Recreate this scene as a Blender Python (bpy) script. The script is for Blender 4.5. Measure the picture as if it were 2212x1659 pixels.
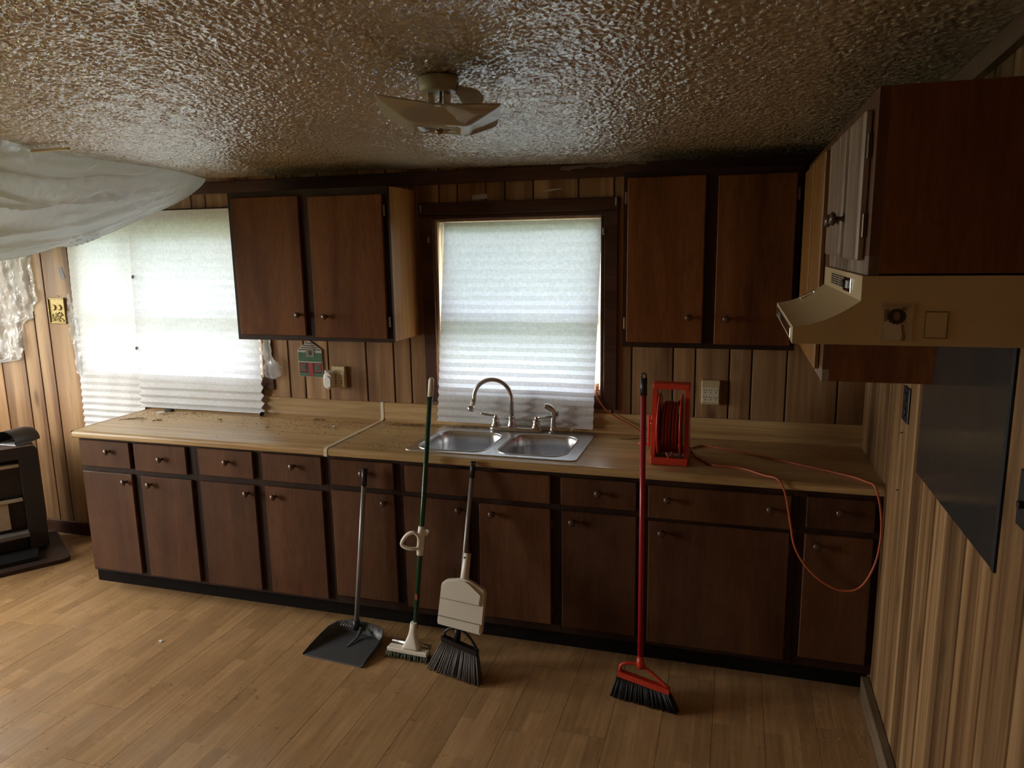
import bpy, bmesh, math, random
import numpy as np
from mathutils import Vector, Matrix
random.seed(7)
PI = math.pi
for o in list(bpy.data.objects): bpy.data.objects.remove(o)
scene = bpy.context.scene
COL = scene.collection

# ------------------------------------------------------------------ camera
CAM = Vector((-0.5849, -3.69745, 1.85467)); YAW, PITCH, ROLL = 0.2963, -0.1811, -0.0161
fwd = Vector((-math.sin(YAW)*math.cos(PITCH), math.cos(YAW)*math.cos(PITCH), math.sin(PITCH)))
rgt = Vector((math.cos(YAW), math.sin(YAW), 0)); upv = rgt.cross(fwd)
r2 = rgt*math.cos(ROLL)+upv*math.sin(ROLL); u2 = -rgt*math.sin(ROLL)+upv*math.cos(ROLL)
cd = bpy.data.cameras.new('camera'); cam = bpy.data.objects.new('camera', cd); COL.objects.link(cam)
cam.matrix_world = Matrix(((r2.x, u2.x, -fwd.x, CAM.x), (r2.y, u2.y, -fwd.y, CAM.y), (r2.z, u2.z, -fwd.z, CAM.z), (0, 0, 0, 1)))
cd.sensor_width = 36; cd.lens = 1601.0/2212*36; cd.clip_start = 0.05; cd.clip_end = 200
scene.camera = cam

# ------------------------------------------------------------------ daylight and exposure
SKY = 15.0
w = bpy.data.worlds.new('overcast_sky'); scene.world = w; w.use_nodes = True
bg = w.node_tree.nodes['Background']; bg.inputs[0].default_value = (1.0, 0.965, 0.91, 1); bg.inputs[1].default_value = SKY
scene.view_settings.view_transform = 'Standard'; scene.view_settings.look = 'None'
scene.view_settings.gamma = 1; scene.view_settings.use_curve_mapping = False
scene.view_settings.exposure = 0.66
def portal(name, loc, sx, sy, rot):
    l = bpy.data.lights.new(name, 'AREA'); l.shape = 'RECTANGLE'; l.size = sx; l.size_y = sy; l.cycles.is_portal = True
    o = bpy.data.objects.new(name, l); COL.objects.link(o); o.location = loc; o.rotation_euler = rot
    return o

# room dimensions
XL, YF = -5.8, -5.3            # left wall, wall behind the camera
def ceil_z(x, y): return 2.247 + 0.05*abs(y) + 0.008*abs(x)
W1 = (-2.126, -1.223, 1.12, 2.012)         # back wall, over the sink
W2 = (-4.52, -3.235, 1.13, 2.04)           # back wall, behind the wide blinds
W3 = (-3.05, -1.9, 0.30, 2.05)              # left wall (y0,y1,z0,z1)
W5 = (-1.45, -0.30, 0.90, 2.20)            # left wall near the back corner: unseen, added to brighten the plastic sheet

portal('portal_sink_window', ((W1[0]+W1[1])/2, 0.13, (W1[2]+W1[3])/2), W1[1]-W1[0], W1[3]-W1[2], (-PI/2, 0, 0))
portal('portal_wide_window', ((W2[0]+W2[1])/2, 0.13, (W2[2]+W2[3])/2), W2[1]-W2[0], W2[3]-W2[2], (-PI/2, 0, 0))
portal('portal_added_window', (XL-0.13, (W5[0]+W5[1])/2, (W5[2]+W5[3])/2), W5[3]-W5[2], W5[1]-W5[0], (0, -PI/2, 0))
portal('portal_side_window', (XL-0.13, (W3[0]+W3[1])/2, (W3[2]+W3[3])/2), W3[3]-W3[2], W3[1]-W3[0], (0, -PI/2, 0))

# ------------------------------------------------------------------ mesh helpers
def link(name, me, mat, parent=None):
    o = bpy.data.objects.new(name, me); COL.objects.link(o)
    if mat and not me.materials: me.materials.append(mat)
    if parent: o.parent = parent
    return o
def wloc(o):
    v = Vector(o.location)
    while o.parent: o = o.parent; v += Vector(o.location)
    return v
class MB:
    """collects shapes in world coordinates"""
    def __init__(s): s.v = []; s.f = []; s.sm = []
    def add(s, vs, fs, smooth=False):
        b = len(s.v); s.v += [Vector(p) for p in vs]; s.f += [tuple(b+i for i in f) for f in fs]; s.sm += [smooth]*len(fs); return s
    def box(s, x0, x1, y0, y1, z0, z1, M=None):
        vs = [Vector((x, y, z)) for z in (z0, z1) for y in (y0, y1) for x in (x0, x1)]
        if M: vs = [M @ p for p in vs]
        return s.add(vs, [(0,2,3,1),(4,5,7,6),(0,1,5,4),(2,6,7,3),(0,4,6,2),(1,3,7,5)])
    def bev(s, x0, x1, y0, y1, z0, z1, r=0.002, M=None, seg=1):
        bm = bmesh.new(); bmesh.ops.create_cube(bm, size=1)
        for v in bm.verts: v.co = Vector(((x0+x1)/2+v.co.x*(x1-x0), (y0+y1)/2+v.co.y*(y1-y0), (z0+z1)/2+v.co.z*(z1-z0)))
        r = min(r, 0.45*min(x1-x0, y1-y0, z1-z0))
        bmesh.ops.bevel(bm, geom=list(bm.edges), offset=r, segments=seg, affect='EDGES', profile=0.6)
        bm.verts.index_update()
        vs = [(M @ v.co) if M else v.co.copy() for v in bm.verts]; fs = [[v.index for v in f.verts] for f in bm.faces]; bm.free()
        return s.add(vs, fs)
    def tube(s, pts, r, n=10, caps=True, closed=False):
        pts = [Vector(p) for p in pts]; N = len(pts); rs = r if isinstance(r, (list, tuple)) else [r]*N
        tang = []
        for i in range(N):
            a = pts[(i-1) % N] if (closed or i > 0) else pts[i]; b = pts[(i+1) % N] if (closed or i < N-1) else pts[i]
            tang.append((b-a).normalized())
        ref = Vector((0, 0, 1)) if abs(tang[0].z) < 0.9 else Vector((1, 0, 0))
        nx = tang[0].cross(ref).normalized(); vs = []
        for i in range(N):
            nx = (nx - tang[i]*nx.dot(tang[i])).normalized(); ny = tang[i].cross(nx)
            for k in range(n):
                a = 2*PI*k/n; vs.append(pts[i]+(nx*math.cos(a)+ny*math.sin(a))*rs[i])
        fs = []
        for i in range(N if closed else N-1):
            j = (i+1) % N
            for k in range(n): fs.append((i*n+k, i*n+(k+1) % n, j*n+(k+1) % n, j*n+k))
        s.add(vs, fs, True)
        if caps and not closed:
            b = len(s.v)-len(vs)
            s.f += [tuple(b+k for k in reversed(range(n))), tuple(b+(N-1)*n+k for k in range(n))]; s.sm += [False, False]
        return s
    def lathe(s, o, axis, prof, n=16):
        o = Vector(o); ax = Vector(axis).normalized(); ref = Vector((0, 0, 1)) if abs(ax.z) < 0.9 else Vector((1, 0, 0))
        a = ax.cross(ref).normalized(); b = ax.cross(a); vs = []; fs = []
        for r, h in prof:
            for k in range(n):
                t = 2*PI*k/n; vs.append(o+ax*h+(a*math.cos(t)+b*math.sin(t))*max(r, 1e-5))
        for i in range(len(prof)-1):
            for k in range(n): fs.append((i*n+k, i*n+(k+1) % n, (i+1)*n+(k+1) % n, (i+1)*n+k))
        s.add(vs, fs, True)
        c = len(s.v)-len(vs); s.f += [tuple(c+k for k in range(n)), tuple(c+(len(prof)-1)*n+k for k in reversed(range(n)))]; s.sm += [False, False]
        return s
    def prism(s, poly, y0, y1, M=None, plane='xz'):
        n = len(poly)
        if plane == 'xz': vs = [Vector((a, y0, b)) for a, b in poly]+[Vector((a, y1, b)) for a, b in poly]
        elif plane == 'yz': vs = [Vector((y0, a, b)) for a, b in poly]+[Vector((y1, a, b)) for a, b in poly]
        else: vs = [Vector((a, b, y0)) for a, b in poly]+[Vector((a, b, y1)) for a, b in poly]
        if M: vs = [M @ p for p in vs]
        fs = [tuple(range(n)), tuple(reversed(range(n, 2*n)))]+[(i, i+n, (i+1) % n+n, (i+1) % n) for i in range(n)]
        return s.add(vs, fs)
    def loft(s, rings, cap0=True, cap1=True, smooth=True):
        n = len(rings[0]); vs = [Vector(p) for r in rings for p in r]; fs = []
        for i in range(len(rings)-1):
            for k in range(n): fs.append((i*n+k, i*n+(k+1) % n, (i+1)*n+(k+1) % n, (i+1)*n+k))
        s.add(vs, fs, smooth); b = len(s.v)-len(vs)
        if cap0: s.f.append(tuple(b+k for k in reversed(range(n)))); s.sm.append(False)
        if cap1: s.f.append(tuple(b+(len(rings)-1)*n+k for k in range(n))); s.sm.append(False)
        return s
    def grid(s, P, smooth=True):
        m = len(P); n = len(P[0]); vs = [q for row in P for q in row]
        return s.add(vs, [(i*n+j, i*n+j+1, (i+1)*n+j+1, (i+1)*n+j) for i in range(m-1) for j in range(n-1)], smooth)
    def obj(s, name, mat, parent=None, origin=None, recalc=True):
        o0 = wloc(parent) if parent else Vector(origin or (0, 0, 0))
        me = bpy.data.meshes.new(name); me.from_pydata([tuple(p-o0) for p in s.v], [], s.f)
        me.polygons.foreach_set('use_smooth', s.sm)
        if recalc:
            bm = bmesh.new(); bm.from_mesh(me); bmesh.ops.recalc_face_normals(bm, faces=bm.faces); bm.to_mesh(me); bm.free()
        me.update(); o = link(name, me, mat, parent)
        if not parent: o.location = o0
        return o
def thing(name, label, cat, loc, group=None):
    o = bpy.data.objects.new(name, None); COL.objects.link(o); o.location = loc; o.empty_display_size = 0.1
    return tag(o, label, cat, group)
def tag(o, label=None, cat=None, group=None, kind=None):
    if label: o['label'] = label
    if cat: o['category'] = cat
    if group: o['group'] = group
    if kind: o['kind'] = kind
    return o
def struct(o, label=None, cat=None): return tag(o, label, cat, kind='structure')
def center(o):
    """move a top-level mesh's origin to its base centre"""
    me = o.data; xs = [v.co for v in me.vertices]
    c = Vector(((min(v.x for v in xs)+max(v.x for v in xs))/2, (min(v.y for v in xs)+max(v.y for v in xs))/2, min(v.z for v in xs)))
    me.transform(Matrix.Translation(-c)); o.location = Vector(o.location)+c
    return o
def copy_tree(o, parent=None):
    c = o.copy(); COL.objects.link(c); c.parent = parent
    for ch in list(o.children): copy_tree(ch, c)
    return c
def smoothpath(P, k=8, closed=False):
    P = [Vector(p) for p in P]; out = []; n = len(P)
    for i in range(n if closed else n-1):
        if closed: a, b, c, d = P[i-1], P[i], P[(i+1) % n], P[(i+2) % n]
        else: a, b, c, d = P[max(i-1, 0)], P[i], P[i+1], P[min(i+2, n-1)]
        for j in range(k):
            t = j/k; out.append(0.5*((2*b)+(c-a)*t+(2*a-5*b+4*c-d)*t*t+(-a+3*b-3*c+d)*t**3))
    if not closed: out.append(P[-1])
    return out
def frame_to(a, b):
    """matrix whose local z runs from a to b, local x stays close to world x"""
    a, b = Vector(a), Vector(b); z = (b-a).normalized(); x = Vector((1, 0, 0)); x = (x-z*x.dot(z)).normalized(); y = z.cross(x)
    return Matrix(((x.x, y.x, z.x, a.x), (x.y, y.y, z.y, a.y), (x.z, y.z, z.z, a.z), (0, 0, 0, 1)))
def rrect(cx, cy, hx, hy, r, k=6):
    out = []
    for sx, sy, a0 in ((1, 1, 0), (-1, 1, 90), (-1, -1, 180), (1, -1, 270)):
        for i in range(k+1):
            a = math.radians(a0+90*i/k); out.append((cx+sx*(hx-r)+r*math.cos(a), cy+sy*(hy-r)+r*math.sin(a)))
    return out

# ------------------------------------------------------------------ materials
def newmat(name):
    m = bpy.data.materials.new(name); m.use_nodes = True; nt = m.node_tree
    return m, nt, nt.nodes['Principled BSDF'], nt.nodes['Material Output']
def N(nt, t, **kw):
    n = nt.nodes.new(t)
    for k, v in kw.items():
        if k.startswith('i_'):
            key = k[2:]; key = int(key) if key.isdigit() else key.replace('_', ' ')
            n.inputs[key].default_value = v
        else: setattr(n, k, v)
    return n
def ramp(nt, stops, fac):
    r = nt.nodes.new('ShaderNodeValToRGB'); e = r.color_ramp.elements
    while len(e) > 1: e.remove(e[-1])
    for i, (p, c) in enumerate(stops):
        q = e[0] if i == 0 else e.new(p); q.position = p; q.color = tuple(c)+(1,) if len(c) == 3 else c
    nt.links.new(fac, r.inputs[0]); return r
def mixc(nt, fac, a, b, mode='MIX'):
    m = nt.nodes.new('ShaderNodeMix'); m.data_type = 'RGBA'; m.blend_type = mode
    for sock, val in ((m.inputs[0], fac), (m.inputs[6], a), (m.inputs[7], b)):
        if hasattr(val, 'is_output'): nt.links.new(val, sock)
        else: sock.default_value = val if not isinstance(val, tuple) or len(val) == 4 else val+(1,)
    return m.outputs[2]
def plain(name, col, rough=0.5, metal=0.0, spec=0.5, noise=0.0, nscale=30, bump=0.0):
    m, nt, b, out = newmat(name); L = nt.links
    b.inputs['Base Color'].default_value = tuple(col)+(1,); b.inputs['Roughness'].default_value = rough
    b.inputs['Metallic'].default_value = metal; b.inputs['Specular IOR Level'].default_value = spec
    if noise or bump:
        tc = N(nt, 'ShaderNodeTexCoord'); no = N(nt, 'ShaderNodeTexNoise', i_Scale=nscale, i_Detail=5.0); L.new(tc.outputs['Object'], no.inputs['Vector'])
        if noise:
            c = mixc(nt, no.outputs[0], tuple(x*(1-noise) for x in col), tuple(min(1, x*(1+noise)) for x in col)); L.new(c, b.inputs['Base Color'])
        if bump:
            bp = N(nt, 'ShaderNodeBump', i_Strength=0.5, i_Distance=bump); L.new(no.outputs[0], bp.inputs['Height']); L.new(bp.outputs[0], b.inputs['Normal'])
    return m
def wood(name, dark, mid, light, axis='z', rough=0.5, spec=0.4, band=9.0, stretch=0.05, fine=70.0, knots=0.0, dust=0.0, dustcol=(0.3, 0.25, 0.2), bump=0.0006, contrast=(0.3, 0.5, 0.7)):
    m, nt, b, out = newmat(name); L = nt.links
    tc = N(nt, 'ShaderNodeTexCoord'); oi = N(nt, 'ShaderNodeObjectInfo')
    off = N(nt, 'ShaderNodeVectorMath', operation='SCALE'); cmb = N(nt, 'ShaderNodeCombineXYZ')
    for i in range(3): L.new(oi.outputs['Random'], cmb.inputs[i])
    L.new(cmb.outputs[0], off.inputs[0]); off.inputs[3].default_value = 23.7
    ad = N(nt, 'ShaderNodeVectorMath', operation='ADD'); L.new(tc.outputs['Object'], ad.inputs[0]); L.new(off.outputs[0], ad.inputs[1])
    mp = N(nt, 'ShaderNodeMapping'); L.new(ad.outputs[0], mp.inputs[0])
    mp.inputs['Scale'].default_value = tuple(stretch if a == axis else 1 for a in 'xyz')
    n1 = N(nt, 'ShaderNodeTexNoise', i_Scale=band, i_Detail=4.0, i_Roughness=0.55, i_Distortion=0.6); L.new(mp.outputs[0], n1.inputs['Vector'])
    n2 = N(nt, 'ShaderNodeTexNoise', i_Scale=fine, i_Detail=6.0, i_Roughness=0.65); L.new(mp.outputs[0], n2.inputs['Vector'])
    r1 = ramp(nt, [(contrast[0], dark), (contrast[1], mid), (contrast[2], light)], n1.outputs[0])
    r2 = ramp(nt, [(0.25, (0.62, 0.6, 0.58)), (0.75, (1.2, 1.2, 1.2))], n2.outputs[0])
    c = mixc(nt, 0.8, r1.outputs[0], r2.outputs[0], 'MULTIPLY')
    hv = N(nt, 'ShaderNodeHueSaturation'); L.new(c, hv.inputs['Color'])
    mr = N(nt, 'ShaderNodeMapRange'); L.new(oi.outputs['Random'], mr.inputs[0]); mr.inputs[3].default_value = 0.82; mr.inputs[4].default_value = 1.15
    L.new(mr.outputs[0], hv.inputs['Value']); c = hv.outputs[0]
    if knots:
        mk = N(nt, 'ShaderNodeMapping'); L.new(ad.outputs[0], mk.inputs[0]); mk.inputs['Scale'].default_value = tuple(1.7 if a == axis else 5.5 for a in 'xyz')
        vo = N(nt, 'ShaderNodeTexVoronoi', i_Scale=1.0, i_Randomness=1.0); L.new(mk.outputs[0], vo.inputs['Vector'])
        wv = N(nt, 'ShaderNodeMath', operation='SINE'); ms = N(nt, 'ShaderNodeMath', operation='MULTIPLY'); ms.inputs[1].default_value = 60.0
        L.new(vo.outputs['Distance'], ms.inputs[0]); L.new(ms.outputs[0], wv.inputs[0])
        rk = ramp(nt, [(0.0, (1, 1, 1)), (0.07, (0.75, 0.75, 0.75)), (0.12, (0.25, 0.25, 0.25)), (0.2, (0, 0, 0))], vo.outputs['Distance'])
        f = N(nt, 'ShaderNodeMath', operation='MULTIPLY'); L.new(rk.outputs[0], f.inputs[0]); f.inputs[1].default_value = knots
        c = mixc(nt, f.outputs[0], c, tuple(x*0.45 for x in dark))
    if dust:
        nd = N(nt, 'ShaderNodeTexNoise', i_Scale=3.2, i_Detail=5.0, i_Roughness=0.7); L.new(ad.outputs[0], nd.inputs['Vector'])
        rd = ramp(nt, [(0.42, (0, 0, 0)), (0.75, (dust,)*3)], nd.outputs[0]); c = mixc(nt, rd.outputs[0], c, dustcol)
    L.new(c, b.inputs['Base Color']); b.inputs['Roughness'].default_value = rough; b.inputs['Specular IOR Level'].default_value = spec
    rr = ramp(nt, [(0.3, (rough*0.8,)*3), (0.7, (min(1, rough*1.25),)*3)], n2.outputs[0]); L.new(rr.outputs[0], b.inputs['Roughness'])
    bp = N(nt, 'ShaderNodeBump', i_Strength=0.6, i_Distance=bump); L.new(n2.outputs[0], bp.inputs['Height']); L.new(bp.outputs[0], b.inputs['Normal'])
    return m
M = {}
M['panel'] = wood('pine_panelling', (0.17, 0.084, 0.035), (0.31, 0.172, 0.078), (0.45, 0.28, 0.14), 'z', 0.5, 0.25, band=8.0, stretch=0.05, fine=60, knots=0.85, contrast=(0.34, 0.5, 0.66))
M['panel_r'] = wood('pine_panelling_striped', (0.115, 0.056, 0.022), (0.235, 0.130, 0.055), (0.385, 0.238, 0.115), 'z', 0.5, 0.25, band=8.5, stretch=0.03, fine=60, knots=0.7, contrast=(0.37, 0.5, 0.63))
M['groove'] = plain('panel_groove', (0.035, 0.02, 0.012), 0.8)
M['cab'] = wood('stained_cabinet_wood', (0.055, 0.020, 0.0085), (0.098, 0.039, 0.0155), (0.145, 0.062, 0.026), 'z', 0.5, 0.18, band=5.0, stretch=0.12, fine=90, dust=0.25, dustcol=(0.16, 0.095, 0.06), contrast=(0.25, 0.5, 0.75))
M['cabup'] = wood('stained_upper_cabinet_wood', (0.085, 0.026, 0.008), (0.165, 0.058, 0.018), (0.235, 0.094, 0.032), 'z', 0.55, 0.12, band=6.0, stretch=0.14, fine=90, contrast=(0.25, 0.5, 0.75))
M['cabframe'] = wood('stained_frame_wood', (0.020, 0.0085, 0.005), (0.034, 0.0145, 0.008), (0.05, 0.022, 0.012), 'z', 0.55, 0.2, band=6.0, stretch=0.1, fine=90, dust=0.1, dustcol=(0.08, 0.05, 0.035))
M['cabworn'] = wood('worn_pale_cabinet_wood', (0.10, 0.055, 0.032), (0.25, 0.165, 0.115), (0.46, 0.36, 0.29), 'z', 0.4, 0.35, band=22.0, stretch=0.05, fine=110, dust=0.3, dustcol=(0.09, 0.05, 0.03))
M['cabup_lit'] = wood('upper_cabinet_wood_lit_side', (0.38, 0.15, 0.035), (0.50, 0.21, 0.055), (0.58, 0.27, 0.08), 'z', 0.4, 0.3, band=20.0, stretch=0.04, fine=90)  # upper cabinet wood with the sink window's light put into its colour
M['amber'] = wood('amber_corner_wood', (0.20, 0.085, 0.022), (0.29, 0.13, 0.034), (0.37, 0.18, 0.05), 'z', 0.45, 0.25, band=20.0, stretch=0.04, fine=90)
M['trim'] = wood('dark_trim_wood', (0.052, 0.022, 0.014), (0.080, 0.036, 0.023), (0.105, 0.050, 0.032), 'x', 0.5, 0.2, band=8, stretch=0.08, fine=70)
M['jamb'] = wood('pale_jamb_wood', (0.42, 0.27, 0.19), (0.52, 0.35, 0.26), (0.6, 0.44, 0.33), 'z', 0.6, 0.3, band=10, stretch=0.06, fine=60)
M['counter'] = wood('woodgrain_laminate', (0.38, 0.22, 0.088), (0.53, 0.345, 0.15), (0.64, 0.445, 0.215), 'x', 0.32, 0.45, band=30.0, stretch=0.035, fine=150, bump=0.0001, dust=0.25, dustcol=(0.34, 0.26, 0.17))
M['beige'] = plain('cream_plastic', (0.72, 0.64, 0.47), 0.45)
M['cream'] = plain('almond_enamel', (0.52, 0.38, 0.205), 0.36, noise=0.12, nscale=14)
M['outlet'] = plain('ivory_plastic', (0.55, 0.44, 0.24), 0.4)
M['black'] = plain('black_plastic', (0.010, 0.010, 0.011), 0.4)
M['blackmetal'] = plain('black_metal', (0.014, 0.014, 0.015), 0.45, noise=0.3)
M['knob'] = plain('dark_bronze_knob', (0.10, 0.062, 0.042), 0.30, 0.5)
M['hinge'] = plain('tarnished_hinge', (0.30, 0.24, 0.18), 0.35, 0.9)
M['steel'] = plain('brushed_steel', (0.70, 0.71, 0.73), 0.28, 1.0, noise=0.08, nscale=60)
M['nickel'] = plain('brushed_nickel', (0.58, 0.54, 0.50), 0.26, 1.0)
M['chrome'] = plain('chrome', (0.78, 0.78, 0.8), 0.12, 1.0)
M['red'] = plain('red_plastic', (0.56, 0.045, 0.022), 0.35, noise=0.1)
M['redpole'] = plain('red_painted_steel', (0.33, 0.012, 0.020), 0.28)
M['cord'] = plain('orange_cord_jacket', (0.46, 0.105, 0.038), 0.45)
M['cordwound'] = plain('wound_red_cord', (0.36, 0.055, 0.030), 0.42)
M['green'] = plain('dark_green_pole', (0.010, 0.055, 0.022), 0.25)
M['greypole'] = plain('grey_pole', (0.27, 0.25, 0.25), 0.35, 0.3)
M['whiteplastic'] = plain('white_plastic', (0.78, 0.73, 0.62), 0.42, noise=0.07, nscale=12)
M['pan'] = plain('charcoal_dustpan', (0.065, 0.068, 0.070), 0.42, noise=0.2, nscale=20)
M['bristle_grey'] = plain('grey_bristles', (0.11, 0.098, 0.092), 0.55, noise=0.3)
M['bristle_black'] = plain('black_bristles', (0.008, 0.008, 0.009), 0.6)
M['pad'] = plain('green_scrub_pad', (0.10, 0.12, 0.075), 0.9, noise=0.5, nscale=90, bump=0.003)
M['stove'] = plain('brown_stove_enamel', (0.060, 0.036, 0.029), 0.5, spec=0.2, noise=0.35, nscale=16)
M['stovefront'] = plain('dark_stove_front', (0.022, 0.016, 0.016), 0.55, noise=0.3)
M['soot'] = plain('sooty_black', (0.006, 0.006, 0.008), 0.7)
M['fibre'] = plain('pale_fire_board', (0.42, 0.34, 0.24), 0.85, noise=0.15)
M['brass'] = plain('brass_relief', (0.30, 0.215, 0.07), 0.5, 0.45, noise=0.3, nscale=120, bump=0.004)
M['tape'] = plain('grey_tape', (0.36, 0.36, 0.37), 0.45)
M['darktape'] = plain('dark_tape', (0.055, 0.05, 0.05), 0.5)
M['white'] = plain('white_flake', (0.75, 0.74, 0.70), 0.7)
M['twig'] = plain('brown_twig', (0.16, 0.085, 0.04), 0.8)
M['dropping'] = plain('dark_droppings', (0.022, 0.013, 0.008), 0.7)
M['crumb'] = plain('tan_crumbs', (0.42, 0.30, 0.16), 0.8)
M['lightgrey'] = plain('grey_plate', (0.40, 0.40, 0.40), 0.4, 0.3)
M['lamppaint'] = plain('lamp_canopy_paint', (0.55, 0.48, 0.36), 0.4)
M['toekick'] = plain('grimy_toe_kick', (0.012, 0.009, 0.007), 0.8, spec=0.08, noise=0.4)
M['vinyl'] = plain('window_vinyl', (0.72, 0.72, 0.70), 0.5)
M['gloss_red'] = plain('printed_red', (0.30, 0.055, 0.05), 0.9, noise=0.5, nscale=150)
M['print_green'] = plain('printed_green', (0.06, 0.13, 0.075), 0.9, noise=0.7, nscale=170)
M['print_dark'] = plain('printed_dark', (0.05, 0.06, 0.05), 0.9)
M['print_white'] = plain('printed_white', (0.42, 0.40, 0.35), 0.9, noise=0.35, nscale=140)
M['lawn'] = plain('lawn_green', (0.13, 0.175, 0.07), 0.9, noise=0.4, nscale=2)
M['leaf'] = plain('tree_leaf_green', (0.14, 0.21, 0.07), 0.8, noise=0.4, nscale=3)
M['siding'] = plain('added_eave_paint', (0.45, 0.45, 0.42), 0.8)

def mk_ceiling():
    m, nt, b, out = newmat('stippled_gloss_ceiling'); L = nt.links
    tc = N(nt, 'ShaderNodeTexCoord')
    mp = N(nt, 'ShaderNodeMapping'); mp.inputs['Scale'].default_value = (1, 1, 0.0); L.new(tc.outputs['Object'], mp.inputs[0])
    n1 = N(nt, 'ShaderNodeTexNoise', i_Scale=40.0, i_Detail=2.0, i_Roughness=0.5, i_Distortion=0.7); L.new(mp.outputs[0], n1.inputs['Vector'])
    n2 = N(nt, 'ShaderNodeTexNoise', i_Scale=110.0, i_Detail=2.0, i_Distortion=0.8); L.new(mp.outputs[0], n2.inputs['Vector'])
    r1 = ramp(nt, [(0.40, (0, 0, 0)), (0.455, (0.1,)*3), (0.53, (0.9,)*3), (0.62, (1, 1, 1))], n1.outputs[0])
    a = N(nt, 'ShaderNodeMath', operation='MULTIPLY_ADD'); L.new(n2.outputs[0], a.inputs[0]); a.inputs[1].default_value = 0.10; L.new(r1.outputs[0], a.inputs[2])
    bp = N(nt, 'ShaderNodeBump', i_Strength=0.8, i_Distance=0.0030); L.new(a.outputs[0], bp.inputs['Height']); L.new(bp.outputs[0], b.inputs['Normal'])
    n3 = N(nt, 'ShaderNodeTexNoise', i_Scale=1.1, i_Detail=4.0); L.new(mp.outputs[0], n3.inputs['Vector'])
    c = ramp(nt, [(0.3, (0.48, 0.40, 0.285)), (0.7, (0.60, 0.515, 0.385))], n3.outputs[0])
    L.new(c.outputs[0], b.inputs['Base Color']); b.inputs['Roughness'].default_value = 0.30; b.inputs['Specular IOR Level'].default_value = 0.8; b.inputs['Coat Weight'].default_value = 1.0; b.inputs['Coat IOR'].default_value = 2.2; b.inputs['Coat Roughness'].default_value = 0.17; L.new(bp.outputs[0], b.inputs['Coat Normal'])
    return m
M['ceiling'] = mk_ceiling()
def mk_floor():
    m, nt, b, out = newmat('three_strip_laminate'); L = nt.links
    tc = N(nt, 'ShaderNodeTexCoord'); oi = N(nt, 'ShaderNodeObjectInfo')
    sc = N(nt, 'ShaderNodeMath', operation='MULTIPLY'); L.new(oi.outputs['Random'], sc.inputs[0]); sc.inputs[1].default_value = 37.0
    sp = N(nt, 'ShaderNodeSeparateXYZ'); L.new(tc.outputs['Object'], sp.inputs[0])
    ay = N(nt, 'ShaderNodeMath', operation='ADD'); L.new(sp.outputs[1], ay.inputs[0]); L.new(sc.outputs[0], ay.inputs[1])
    cb = N(nt, 'ShaderNodeCombineXYZ'); L.new(ay.outputs[0], cb.inputs[0]); L.new(sp.outputs[0], cb.inputs[1]); L.new(sc.outputs[0], cb.inputs[2])
    br = N(nt, 'ShaderNodeTexBrick', offset=0.37, squash=1.0); L.new(cb.outputs[0], br.inputs['Vector'])
    br.inputs['Color1'].default_value = (0.79, 0.76, 0.73, 1); br.inputs['Color2'].default_value = (1.10, 1.10, 1.10, 1); br.inputs['Mortar'].default_value = (0.86, 0.83, 0.8, 1)
    br.inputs['Scale'].default_value = 1.0; br.inputs['Mortar Size'].default_value = 0.0007; br.inputs['Brick Width'].default_value = 0.37; br.inputs['Row Height'].default_value = 0.0647
    br.inputs['Bias'].default_value = 0.1; br.inputs['Mortar Smooth'].default_value = 0.3
    mp = N(nt, 'ShaderNodeMapping'); mp.inputs['Scale'].default_value = (0.05, 1, 1); L.new(cb.outputs[0], mp.inputs[0])
    n1 = N(nt, 'ShaderNodeTexNoise', i_Scale=70.0, i_Detail=6.0, i_Roughness=0.6, i_Distortion=0.5); L.new(mp.outputs[0], n1.inputs['Vector'])
    r1 = ramp(nt, [(0.3, (0.345, 0.194, 0.085)), (0.5, (0.42, 0.25, 0.115)), (0.7, (0.49, 0.308, 0.150))], n1.outputs[0])
    c = mixc(nt, 1.0, r1.outputs[0], br.outputs['Color'], 'MULTIPLY')
    nd = N(nt, 'ShaderNodeTexNoise', i_Scale=2.6, i_Detail=5.0, i_Roughness=0.65); L.new(tc.outputs['Object'], nd.inputs['Vector'])
    rd = ramp(nt, [(0.50, (0, 0, 0)), (0.78, (0.35,)*3)], nd.outputs[0]); c = mixc(nt, rd.outputs[0], c, (0.20, 0.125, 0.065))
    L.new(c, b.inputs['Base Color'])
    ro = ramp(nt, [(0.3, (0.17,)*3), (0.7, (0.42,)*3)], nd.outputs[0]); L.new(ro.outputs[0], b.inputs['Roughness']); b.inputs['Specular IOR Level'].default_value = 0.5
    bp = N(nt, 'ShaderNodeBump', i_Strength=0.35, i_Distance=0.0006); L.new(n1.outputs[0], bp.inputs['Height']); L.new(bp.outputs[0], b.inputs['Normal'])
    return m
M['floor'] = mk_floor()
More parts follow.
